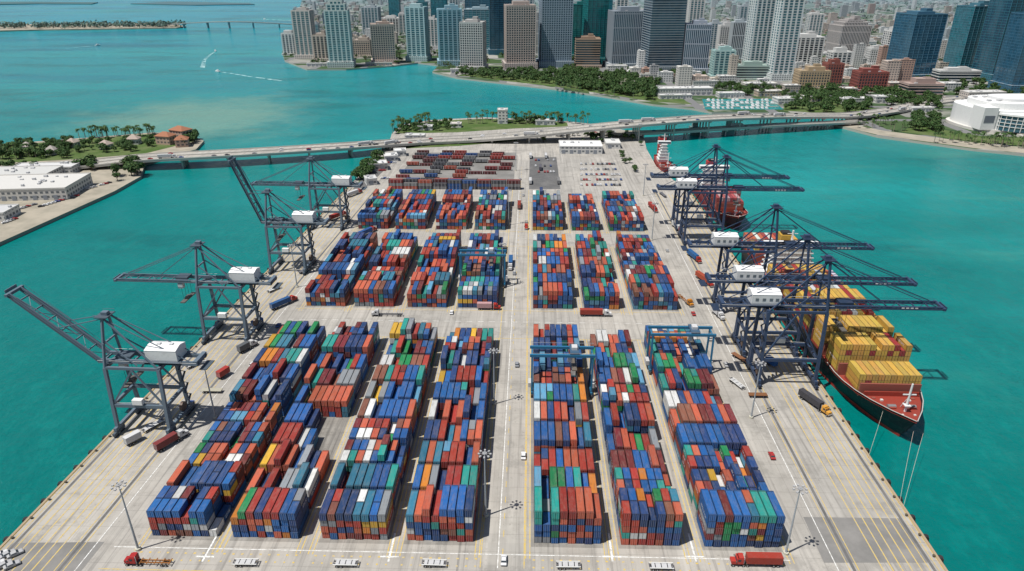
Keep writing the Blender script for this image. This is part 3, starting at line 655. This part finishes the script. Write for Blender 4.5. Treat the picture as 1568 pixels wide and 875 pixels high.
# ---------------------------------------------------------------- bridges
def path(l,step=12):
    P=[G(u,v,z) for u,v,z in l]; out=[]
    n=len(P)
    for i in range(n-1):
        p0=P[max(i-1,0)];p1=P[i];p2=P[i+1];p3=P[min(i+2,n-1)]; k=max(2,int((p2-p1).length/step))
        for j in range(k):
            t=j/k; out.append(.5*((2*p1)+(p2-p0)*t+(2*p0-5*p1+4*p2-p3)*t*t+(3*p1-p0-3*p2+p3)*t**3))
    out.append(P[-1]); return out
def bridge(name,l,w,th=1.6,pier=3,col=(.46,.44,.40),cols=2,traffic=0,pr=.9):
    pts=path(l); m=MB()
    m.ribbon(pts,-w/2,w/2,th,MATTE,col); up=[p+Vector((0,0,.03)) for p in pts]
    m.ribbon(up,-w/2+1.2,-.7,.02,CONC,col); m.ribbon(up,.7,w/2-1.2,.02,CONC,col)
    up=[p+Vector((0,0,1.0)) for p in pts]
    for a in (-w/2,-.3,w/2-.4): m.ribbon(up,a,a+.5,1.1,MATTE,(.52,.5,.45))
    up=[p+Vector((0,0,.07)) for p in pts]
    for a in (-w/4,w/4): m.ribbon(up,a,a+.2,.02,WHT)
    for i in range(1,len(pts)-1,pier):
        p=pts[i]; 
        if p.z<2.5: continue
        d=(pts[i+1]-pts[i-1]); a=math.atan2(d.y,d.x)
        m.box(p.x,p.y,p.z-th-1.4,1.8,w*.92,1.4,MATTE,col,a)
        nx,ny=-math.sin(a),math.cos(a)
        for k in range(cols):
            o=((k+.5)/cols-.5)*w*.85; m.cyl((p.x+nx*o,p.y+ny*o,WZ-1),(p.x+nx*o,p.y+ny*o,p.z-th-1.3),pr,pr,8,MATTE,col)
    m.obj(name)
    for _ in range(traffic):
        i=random.randrange(1,len(pts)-1); p=pts[i]; d=pts[i+1]-pts[i]; a=math.atan2(d.y,d.x); s_=random.choice((-1,1)); o=s_*w*random.choice((.16,.33))
        if R()<.12: 
            q=truck_small; place(q,"semi_truck",(p.x-math.sin(a)*o,p.y+math.cos(a)*o,p.z+.06),a)
        else: place(random.choice(cars),"car",(p.x-math.sin(a)*o,p.y+math.cos(a)*o,p.z+.06),a)
    return pts
tt=truck((0,-5000,0),0,load=(.6,.6,.6),cab=(.6,.6,.6)); truck_small=tt.data; bpy.data.objects.remove(tt)
bridge("causeway_bridge",[(-250,292,1),(-60,270,1),(60,257,1.5),(150,249,4),(215,242,7),(330,236,8),(450,229,8),(555,222,7),(640,216,3),(720,212,3),(790,207,7),(870,199,12),(940,192,16),(1010,186,18),(1080,181,18),(1160,178,16),(1240,177,11),(1310,176,6),(1370,168,3),(1430,156,1.5),(1520,146,1)],27,traffic=105,cols=4)
bridge("low_bridge",[(900,203,2),(985,203,5),(1050,200,6),(1110,196,6),(1180,192,6),(1250,189,5),(1320,186,3)],13,pier=2,traffic=8,pr=.8)
m=MB()
for u in (1063,1115):
    p=G(u,202,0); m.box(p.x,p.y,WZ-1,10,16,9,MATTE,(.12,.2,.2)); m.box(p.x,p.y,7,6,6,6,MATTE,(.3,.34,.33)); m.taper(p.x,p.y,13,7,7,2,.3,MATTE,(.2,.2,.2))
m.obj("drawbridge_towers")
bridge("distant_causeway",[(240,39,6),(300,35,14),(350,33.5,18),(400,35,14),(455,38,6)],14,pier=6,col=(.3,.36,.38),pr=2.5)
# ---------------------------------------------------------------- towers
heroes=[]
def tower(uL,uR,vB,vT,style,fr,gl,dp=None,rot=0.0,steps=0,name=None,pod=True):
    uc=(uL+uR)/2; P=G(uc,vB); w=(uR-uL)*mpp(P)
    d=dp or w*U(.7,.95); h=top_h(uc,vT,P+Vector((0,d*.3,0))); h=max(8,h)
    w=w/(math.cos(abs(rot))+math.sin(abs(rot))*.6*(d/w))
    m=MB(); fl=4.0
    segs=[(0,h,1,1)]
    if steps: segs=[(0,h*.86,1,1),(h*.86,h*.95,.8,.8),(h*.95,h,.55,.6)]
    cy=d/2
    for z0,z1,kx,ky in segs:
        W,D=w*kx,d*ky
        m.box(0,cy,z0,W-1.0,D-1.0,z1-z0,GLASS,gl)
        z=z0; n=int((z1-z0)/fl)
        if style in('bands','grid','condo'):
            th={'bands':1.3,'grid':1.4,'condo':.9}[style]
            for i in range(n+1):
                zz=z0+i*(z1-z0)/max(n,1); e=0 if style!='condo' else .8
                m.box(0,cy,min(zz,z1-th)+.001*i,W+e,D+e,th,MATTE,fr)
        if style in('grid','fins','condo','glass'):
            sp={'grid':4.5,'fins':3.4,'condo':9,'glass':9}[style]; pw={'grid':1.5,'fins':1.3,'condo':2.6,'glass':.4}[style]; pr=.1 if style!='condo' else .55
            k=max(2,round(W/sp)); 
            for i in range(k+1):
                x=-W/2+pw/2+(W-pw)*i/k
                for sy in (-1,1): m.box(x,cy+sy*(D/2-.25),z0,pw,.6+pr*2,z1-z0-.05,MATTE,fr)
            k=max(2,round(D/sp))
            for i in range(1,k):
                y=cy-D/2+pw/2+(D-pw)*i/k
                for sx in (-1,1): m.box(sx*(W/2-.25),y,z0,.6+pr*2,pw,z1-z0-.05,MATTE,fr)
        if style in('glass','fins'):
            for i in range(0,n+1,1 if style=='glass' else 6):
                zz=z0+i*(z1-z0)/max(n,1); m.box(0,cy,min(zz,z1-.6),W-.6,D-.6,.7 if style=='glass' else 2,MATTE,fr)
        m.box(0,cy,z1,W-.2,D-.2,.5,MATTE,tuple(c*.8 for c in fr))
        for sy in (-1,1): m.box(0,cy+sy*(D/2-.3),z1+.5,W,.5,1.2,MATTE,fr); m.box(sy*(W/2-.3),cy,z1+.5,.5,D-1.2,1.2,MATTE,fr)
    kx=.55 if not steps else .3
    m.box(U(-.1,.1)*w,cy,h+.5,w*kx,d*kx,U(4,8),MATTE,tuple(c*.85 for c in fr)); m.box(w*.12,cy,h+.5,w*.2,d*.3,U(6,10),MATTE,tuple(c*.7 for c in fr))
    for _ in range(4): m.box(U(-.4,.4)*w*kx*1.5,cy+U(-.35,.35)*d,h+.5,U(2,4),U(2,4),2,MATTE,(.45,.45,.45))
    if pod: m.box(0,cy-2,0,w*1.15,d*1.15,min(h*.1,11),FAC,fr)
    nm=name or {'bands':'office_tower','grid':'office_tower','condo':'apartment_tower','fins':'office_tower','glass':'glass_tower'}[style]
    heroes.append((P.x,P.y+d/2,max(w,d)*.75)); return m.obj(nm,P,rot)
W=(.62,.62,.60); BG=(.48,.42,.36); GR=(.33,.37,.39); LG=(.44,.49,.51); PK=(.43,.33,.28)
tq=(.03,.2,.25); db=(.02,.07,.12); bl=(.03,.12,.2); dk=(.03,.045,.06); tg=(.02,.2,.2); lt=(.07,.24,.28)
TW=[(434,456,85,52,'condo',W,dk),(454,482,91,17,'condo',(.56,.52,.48),lt),(481,506,93,55,'condo',BG,dk),(504,541,104,2,'condo',(.55,.59,.56),lt,None,.15,1),(541,568,88,62,'grid',BG,dk),(556,582,60,12,'condo',LG,tq),(570,608,98,38,'grid',(.46,.38,.33),dk,None,.2),(585,612,55,28,'condo',W,dk),
(597,613,42,-6,'glass',(.08,.24,.3),tq),(623,654,94,12,'condo',(.42,.56,.57),tq,None,-.1),(655,672,75,30,'condo',W,lt),(672,711,101,15,'condo',(.28,.44,.5),tq,None,.15),(662,686,70,-8,'glass',(.06,.22,.28),tq),(704,741,109,35,'grid',(.5,.49,.47),dk,None,-.1),(712,756,82,15,'glass',(.34,.44,.48),tq),(713,735,60,-12,'glass',(.14,.24,.3),bl),(750,785,84,-25,'glass',(.04,.14,.2),db,None,.1),(774,821,106,9,'grid',(.46,.39,.35),dk,None,.12),(820,829,90,20,'fins',W,dk),(827,876,103,-40,'grid',(.27,.34,.4),db,None,.1),(874,900,92,8,'glass',(.03,.2,.2),tg),(895,930,98,-30,'glass',(.02,.22,.23),tg,None,.2),(880,918,104,60,'bands',(.38,.28,.21),dk),(934,989,106,18,'fins',(.3,.34,.38),db,None,.12),(989,1044,112,-12,'bands',(.24,.28,.31),db,None,.1),(1043,1083,112,38,'fins',(.36,.4,.46),db,None,-.12),(1090,1122,120,78,'condo',(.38,.53,.51),lt),(1098,1118,90,40,'grid',W,dk),(1116,1140,95,35,'fins',LG,dk),(1050,1072,75,0,'condo',W,lt),(1125,1142,80,10,'condo',LG,lt),
(1143,1180,116,-14,'condo',(.62,.66,.65),lt,None,.1),(1180,1214,124,-25,'condo',(.64,.68,.67),lt,None,.1),(1126,1176,122,101,'bands',(.36,.46,.42),dk,30),(1212,1256,102,57,'condo',W,dk),(1222,1268,136,109,'grid',(.46,.36,.24),dk,30),(1262,1287,134,98,'grid',(.28,.11,.09),dk,25),(1280,1328,88,32,'fins',(.5,.47,.45),dk,None,.1,1),(1312,1356,140,111,'grid',(.28,.10,.085),dk,30),(1355,1388,100,48,'condo',W,dk),(1376,1432,124,22,'glass',(.08,.19,.27),bl,None,.2),(1388,1442,150,129,'bands',(.46,.35,.31),dk,30),(1462,1511,114,10,'glass',(.09,.22,.28),tq,None,.2),(1452,1470,100,55,'condo',W,dk),(1512,1566,124,-40,'glass',(.05,.18,.24),db,None,.15),(1546,1600,142,22,'glass',(.06,.16,.24),bl),(1436,1498,128,109,'bands',W,dk,25),(1270,1300,112,80,'condo',W,dk),(1150,1175,90,50,'grid',BG,dk),(1330,1350,100,75,'grid',W,dk),(1000,1020,85,50,'grid',W,dk),(1420,1450,90,62,'grid',LG,dk),
(940,958,72,-4,'condo',W,lt),(914,934,80,-14,'glass',(.05,.2,.24),tq),(728,750,60,-3,'glass',(.12,.26,.32),bl),(800,816,70,-16,'condo',LG,tq),(640,656,58,4,'glass',(.1,.26,.3),tq),(1084,1100,82,36,'condo',LG,lt),(1235,1256,62,22,'condo',W,lt),(612,624,55,22,'condo',W,lt),(690,704,62,0,'condo',LG,tq)]
for t_ in TW: tower(*t_)
for _ in range(60):
    u=U(930,1600); v=U(50,100); P=G(u,v)
    if any(math.hypot(P.x-a,P.y-b)<c+14 for a,b,c in heroes): continue
    s_=U(12,22); tower(u,u+s_*1500/P.y*.75,v,v-U(5,20)*1500/P.y,random.choice(['grid','condo','bands','fins']),random.choice([W,LG,BG,W,W,PK]),random.choice([dk,lt,bl]),None,U(-.1,.1),pod=False)
for _ in range(45):
    u=U(440,1200); v=U(25,75); P=G(u,v)
    if any(math.hypot(P.x-a,P.y-b)<c+14 for a,b,c in heroes): continue
    s_=U(12,22); tower(u,u+s_*1500/P.y*.75,v,v-U(8,32)*1500/P.y,random.choice(['grid','condo','glass']),random.choice([W,LG,BG,W]),random.choice([tq,lt,bl]),None,0,pod=False)
def arena():
    P=G(1590,204); s_=mpp(P); m=MB(); rx=92*s_; ry=rx*.62; n=40; wc=(.74,.74,.72)
    def ell(kx,ky,oy=0): return [(kx*math.copysign(abs(math.cos(2*math.pi*i/n))**.6,math.cos(2*math.pi*i/n)),oy+ky*math.copysign(abs(math.sin(2*math.pi*i/n))**.6,math.sin(2*math.pi*i/n))) for i in range(n)]
    m.poly(ell(rx*1.02,ry*1.05,ry),0,3,MATTE,(.6,.58,.54)); m.poly(ell(rx*.96,ry,ry),3,24,MATTE,wc); m.poly(ell(rx*.78,ry*.78,ry),24,31,MATTE,wc); m.poly(ell(rx*.5,ry*.5,ry),31,34,MATTE,(.66,.66,.65))
    for i in range(9):
        for j in range(2): m.box((i-4)*rx*.17,ry*(.7+.6*j),31,4,4,2,MATTE,(.5,.5,.5))
    gy=ry*.55; gr=ry*.95; gx=rx*.6
    fr=[(gx*math.cos(a)-rx*.15,gy-gr*math.sin(a)) for a in [math.pi*i/16 for i in range(17)]]
    m.poly(fr,3,20,MATTE,wc,smat=GLASS,scol=(.03,.12,.17)); m.poly([(x*1.03,y-1) for x,y in fr],20.01,22,MATTE,(.78,.78,.76))
    for a in [math.pi*i/24 for i in range(25)]: m.beam((gx*1.01*math.cos(a)-rx*.15,gy-gr*1.01*math.sin(a),3),(gx*1.01*math.cos(a)-rx*.15,gy-gr*1.01*math.sin(a),20),.6,.6,MATTE,wc)
    for z in (8,12,16): 
        for i in range(24):
            a=math.pi*i/24;b=math.pi*(i+1)/24; m.beam((gx*1.01*math.cos(a)-rx*.15,gy-gr*1.01*math.sin(a),z),(gx*1.01*math.cos(b)-rx*.15,gy-gr*1.01*math.sin(b),z),.5,.5,MATTE,wc)
    for i in range(6): m.box(-rx*.1,-ry*.42-i*2.0,0,rx*(.9-.02*i),2,3-.45*i,MATTE,(.55,.52,.47))
    m.box(-rx*.85,ry*.35,3,rx*.24,ry*.5,25,MATTE,wc); m.box(-rx*.85,ry*.1-.1,11,rx*.17,.2,8,PAINT,(.15,.17,.2))
    m.obj("sports_arena",P,.05)
arena()
for a in ((1000,1092,146,22,9,wh),(1100,1140,150,14,6,wh),(1010,1060,152,12,5,wh),(1190,1232,160,20,7,wh),(1232,1262,156,18,6,(.55,.5,.42)),(1160,1200,148,16,7,(.5,.42,.32)),(1290,1330,160,16,7,wh),(1340,1372,158,16,8,wh),(1396,1430,172,10,5,wh),(1060,1100,134,20,9,wh),(1140,1190,138,20,9,(.6,.57,.5)),(930,960,112,14,12,wh),(1480,1540,152,20,9,(.55,.5,.45)),(690,720,112,10,6,wh),(470,510,102,8,5,wh),(560,600,101,8,5,BG),(1200,1225,142,16,10,BG),(1360,1385,138,16,10,(.5,.3,.24)),(1290,1312,146,16,9,(.55,.45,.36)),(1440,1470,140,18,11,wh),(1100,1126,128,16,11,wh)):
    shed("low_commercial_building",a[0],a[1],a[2],a[3],a[4],a[5],(.58,.58,.56),.1)
def inpoly(x,y,P):
    c=False;n=len(P);j=n-1
    for i in range(n):
        if (P[i].y>y)!=(P[j].y>y) and x<(P[j].x-P[i].x)*(y-P[i].y)/(P[j].y-P[i].y)+P[i].x: c=not c
        j=i
    return c
m=MB(); tm=MB()
def haze(c,D): k=max(0,min(.75,(D-1400)/6000)); return tuple(a*(1-k)+b*k for a,b in zip(c,(.27,.38,.45)))  # blends painted air haze into a base colour by distance
n=0
while n<5000:
    D=1150*math.exp(R()*math.log(9.5)); x=U(-.4,.95)*D
    if D<1700 and x<.12*D: continue
    x=round(x/46)*46+U(-6,6)+ (0 if R()<.5 else 18); D=round(D/46)*46+U(-6,6)
    n+=1
    if not inpoly(x,D,mainP) or not inpoly(x,D-45,mainP) or not inpoly(x-25,D,mainP): continue
    if any(math.hypot(x-a,D-b)<c+8 for a,b,c in heroes): continue
    c=random.choice([(.6,.6,.58),(.62,.6,.55),(.5,.45,.38),(.4,.4,.4),(.55,.45,.38),(.68,.68,.66),(.45,.3,.24),(.66,.66,.64)])
    h=random.choice([5,6,8,8,12,16]) if R()<.9 else U(20,45)
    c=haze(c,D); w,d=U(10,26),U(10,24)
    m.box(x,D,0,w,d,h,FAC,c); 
    if D<3000: m.box(x+U(-4,4),D+U(-3,3),h,w*.3,d*.3,2.5,MATTE,tuple(q*.85 for q in c)); m.box(x,D-d/2,h,w,.5,.9,MATTE,c)
m.obj("distant_city_buildings")
# ---------------------------------------------------------------- vegetation
GC=[(.03,.065,.018),(.04,.09,.025),(.06,.105,.03),(.022,.05,.016),(.08,.12,.045)]
def leafy(m,x,y,h,r,n=70,hz=0,trunk=True,z=0):
    if trunk:
        m.cyl((x,y,z),(x,y,z+h*.5),r*.09,r*.05,5,MATTE,(.12,.09,.06))
        for k in range(4):
            a=U(0,6.28); m.cyl((x,y,z+h*.35),(x+math.cos(a)*r*.6,y+math.sin(a)*r*.6,z+h*.7),r*.045,r*.02,4,MATTE,(.12,.09,.06))
    lob=[(U(-.5,.5)*r,U(-.5,.5)*r,U(.5,.85)*h,U(.4,.62)*r) for _ in range(6)]
    for _ in range(n):
        lx,ly,lz,lr=random.choice(lob); a=U(0,6.28); ph=math.asin(U(-.6,1)); rr=lr*U(.6,1.15)
        c=Vector((x+lx+rr*math.cos(a)*math.cos(ph),y+ly+rr*math.sin(a)*math.cos(ph),z+lz+rr*.8*math.sin(ph)))
        s_=r*U(.12,.24); nrm=Vector((math.cos(a)*math.cos(ph)+U(-.5,.5),math.sin(a)*math.cos(ph)+U(-.5,.5),math.sin(ph)+U(0,.8))).normalized()
        e=nrm.orthogonal().normalized(); f=nrm.cross(e); t=U(0,3); e,f=e*math.cos(t)+f*math.sin(t),f*math.cos(t)-e*math.sin(t)
        k=len(m.v); m.v+=[tuple(c-e*s_),tuple(c-f*s_*.7),tuple(c+e*s_),tuple(c+f*s_*.8)]
        g=random.choice(GC); q=U(.7,1.3); g=tuple(w*q for w in g)
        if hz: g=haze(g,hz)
        m.f.append((k,k+1,k+2,k+3)); m.m.append(LEAF); m.c.append(tuple(g)+(1,))
def palm(m,x,y,h):
    lx,ly=U(-.6,.6),U(-.6,.6); m.cyl((x,y,0),(x+lx*.4,y+ly*.4,h*.5),.28,.22,6,MATTE,(.3,.26,.2)); m.cyl((x+lx*.4,y+ly*.4,h*.5),(x+lx,y+ly,h),.22,.17,6,MATTE,(.28,.24,.18))
    for i in range(15):
        a=i*2.4+U(-.2,.2); L=U(2.4,3.3); el=U(-.3,.9); c,s_=math.cos(a),math.sin(a)
        pts=[Vector((x+lx+c*L*t,y+ly+s_*L*t,h+L*(el*t-1.0*t*t))) for t in (0,.35,.7,1)]
        sd=Vector((-s_,c,0)); wd=(.12,.5,.42,.06); k=len(m.v); g=random.choice(GC)+(1,)
        for p,w in zip(pts,wd): m.v+=[tuple(p-sd*w-Vector((0,0,w*.4))),tuple(p),tuple(p+sd*w-Vector((0,0,w*.4)))]
        for j in range(3):
            for q in (0,1): b=k+3*j+q; m.f.append((b,b+1,b+4,b+3)); m.m.append(LEAF); m.c.append(g)
TM=[]; PM=[]
for i in range(5): t_=MB(); leafy(t_,0,0,9,5,200); TM.append(t_.mesh("broadleaf_tree"))
for i in range(4): t_=MB(); palm(t_,0,0,U(8,11)); PM.append(t_.mesh("palm_tree"))
def trees(quad,n,kind='t',s0=.8,s1=1.3):
    A=[Vector(G(*q)) for q in quad]
    for _ in range(n):
        a,b=R(),R(); p=(A[0].lerp(A[1],a)).lerp(A[3].lerp(A[2],a),b)
        if kind=='t': place(random.choice(TM),"broadleaf_tree",(p.x,p.y,0),U(0,6),U(s0,s1))
        else: place(random.choice(PM),"palm_tree",(p.x,p.y,0),U(0,6),U(s0,s1)*1.0)
trees([(543,276),(560,278),(586,243),(572,242)],54,s0=.6,s1=1)
trees([(604,208),(700,198),(690,188),(616,194)],36,s0=.5,s1=.9); trees([(700,190),(905,191),(900,187),(720,182)],65,'p'); trees([(600,206),(660,192),(655,185),(610,192)],36,'p'); trees([(780,190),(860,192),(860,188),(790,186)],24,s0=.6,s1=.9)
trees([(118,213),(242,209),(236,204),(120,210)],50,'p'); trees([(0,244),(110,244),(110,216),(0,224)],80,s0=.6,s1=1.0); trees([(110,236),(235,232),(235,212),(110,222)],50,s0=.5,s1=.9); trees([(280,226),(304,220),(304,210),(282,208)],26,s0=.8,s1=1.2)
trees([(120,262),(150,262),(150,246),(122,248)],9); trees([(172,280),(215,268),(216,252),(190,256)],14); trees([(0,262),(70,262),(60,252),(0,256)],14,s0=.5,s1=.8); trees([(0,246),(60,244),(60,228),(0,230)],18,'p')
trees([(800,216),(985,226),(975,206),(820,208)],30,s0=.5,s1=.9); trees([(955,250),(975,268),(970,250),(945,228)],10,s0=.4,s1=.6)
trees([(700,117),(770,124),(770,112),(705,110)],55); trees([(770,122),(850,133),(870,112),(780,110)],80); trees([(850,132),(1000,154),(1010,126),(860,108)],270,s0=.9,s1=1.5); trees([(940,118),(1080,130),(1080,116),(945,106)],70,s0=.9,s1=1.3)
trees([(1200,170),(1330,176),(1330,150),(1220,142)],130); trees([(1090,146),(1200,150),(1190,136),(1090,130)],60); trees([(1340,160),(1440,172),(1440,150),(1350,138)],80); trees([(1390,200),(1440,208),(1435,180),(1395,180)],44); trees([(1300,195),(1400,207),(1390,192),(1320,186)],18,'p'); trees([(1430,219),(1580,230),(1580,222),(1440,212)],40,'p'); trees([(432,88),(620,100),(620,94),(450,82)],70,s0=.6,s1=1); trees([(665,110),(760,123),(760,119),(668,106)],22,'p'); trees([(850,138),(1000,158),(1000,154),(850,134)],26,'p')
trees([(1440,145),(1600,155),(1600,135),(1440,125)],65); trees([(1200,145),(1440,150),(1440,120),(1200,115)],120)
n=0
while n<3800:
    D=1350*math.exp(R()*math.log(7)); x=U(-.4,.95)*D; n+=1
    if not inpoly(x,D,mainP) or not inpoly(x,D-25,mainP): continue
    if any(math.hypot(x-a,D-b)<c for a,b,c in heroes): continue
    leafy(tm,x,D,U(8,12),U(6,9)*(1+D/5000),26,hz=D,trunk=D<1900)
tm.obj("distant_tree_canopy")
tm=MB()
for _ in range(260):
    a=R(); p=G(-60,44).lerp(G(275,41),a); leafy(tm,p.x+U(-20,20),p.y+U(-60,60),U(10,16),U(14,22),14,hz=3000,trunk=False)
tm.obj("distant_tree_row")
# ---------------------------------------------------------------- boats + wakes
def boat_mesh(L=10):
    m=MB(); w=L*.3; pr=[(-L/2,w/2),(L*.15,w/2),(L*.38,w*.3),(L/2,0),(L*.38,-w*.3),(L*.15,-w/2),(-L/2,-w/2)]
    m.poly([(x*.92,y*.8) for x,y in pr],-.5,.2,PAINT,(.7,.7,.7)); m.poly(pr,.2,1.1,PAINT,(.75,.75,.74)); m.box(-L*.05,0,1.1,L*.4,w*.7,1.2,PAINT,(.7,.7,.7)); m.box(L*.13,0,1.5,L*.06,w*.66,.6,PAINT,(.04,.05,.07)); m.box(-L*.1,0,2.8,L*.3,w*.75,.12,PAINT,(.7,.7,.7))
    for s_ in (-1,1): m.beam((-L*.2,s_*w*.3,1.1),(-L*.2,s_*w*.3,2.8),.1,.1,0,(.6,.6,.6))
    return m.mesh("motor_boat")
bm=boat_mesh(11)
for v in (154,158,162,166):
    for k in range(14):
        if R()<.35: continue
        p=G(1084+k*7.5+U(-1,1),v,.1); place(bm,"moored_boat",p,math.pi/2+U(-.1,.1),U(.7,1.1))
m=MB()
for v in (156,160,164): a=G(1080,v);b=G(1192,v); m.beam((a.x,a.y,.5),(b.x,b.y,.5),2,.3,MATTE,(.4,.37,.32))
m.obj("marina_docks")
def foam():
    t=NT("sea_foam",.6); p=t.pos(); t.col((.45,.66,.66)); f=t.M('MULTIPLY',t.ss(t.noise(p,.12,5,.7),.40,.62),.8); tr=t.n("ShaderNodeBsdfTransparent"); mx=t.n("ShaderNodeMixShader")
    t.L(f,mx.inputs[0]); t.L(tr.outputs[0],mx.inputs[1]); t.L(t.b.outputs[0],mx.inputs[2]); t.L(mx.outputs[0],t.t.nodes["Material Output"].inputs[0]); return t.m
MATS.append(foam()); FOAM=len(MATS)-1
def wake(pts,w0,w1,bo=True):
    P=[G(u,v,WZ+.05) for u,v in pts]; m=MB(); L=[];Rr=[]
    for i,p in enumerate(P):
        d=(P[min(i+1,len(P)-1)]-P[max(i-1,0)]).normalized(); r=Vector((d.y,-d.x,0)); w=w0+(w1-w0)*i/(len(P)-1); L.append(p+r*w/2); Rr.append(p-r*w/2)
    m.poly(L+Rr[::-1],None,WZ+.05,FOAM); m.obj("boat_wake")
    if bo: d=P[0]-P[1]; place(bm,"motor_boat",(P[0].x,P[0].y,WZ+.3),math.atan2(d.y,d.x),1.2)
wake([(333,110),(350,112),(380,117),(430,124)],3,7); wake([(330,79),(322,84),(313,92),(310,104)],3,9); wake([(405,30),(450,32)],6,12); wake([(150,70),(100,74)],3,6)
# ---------------------------------------------------------------- light
SD=Vector((.88,.47,0)).normalized(); EL=math.radians(66)
d=Vector((SD.x*math.cos(EL),SD.y*math.cos(EL),-math.sin(EL)))
sl=bpy.data.lights.new("sun",'SUN'); sl.energy=5.0; sl.angle=math.radians(.5); sl.color=(1,.965,.91)
so=bpy.data.objects.new("sun",sl); so.rotation_euler=d.to_track_quat('-Z','Y').to_euler(); sc.collection.objects.link(so)
w=bpy.data.worlds.new("World"); sc.world=w; w.use_nodes=True; nt=w.node_tree
sk=nt.nodes.new("ShaderNodeTexSky"); sk.sky_type='NISHITA'; sk.sun_disc=False; sk.sun_elevation=EL; sk.sun_rotation=math.atan2(-SD.x,-SD.y)
bg=nt.nodes["Background"]; bg.inputs[1].default_value=.075; nt.links.new(sk.outputs[0],bg.inputs[0])
sc.view_settings.view_transform='Standard'; sc.view_settings.look='None'; sc.view_settings.exposure=0
print("faces",sum(len(o.data.polygons) for o in sc.objects if o.type=='MESH'))
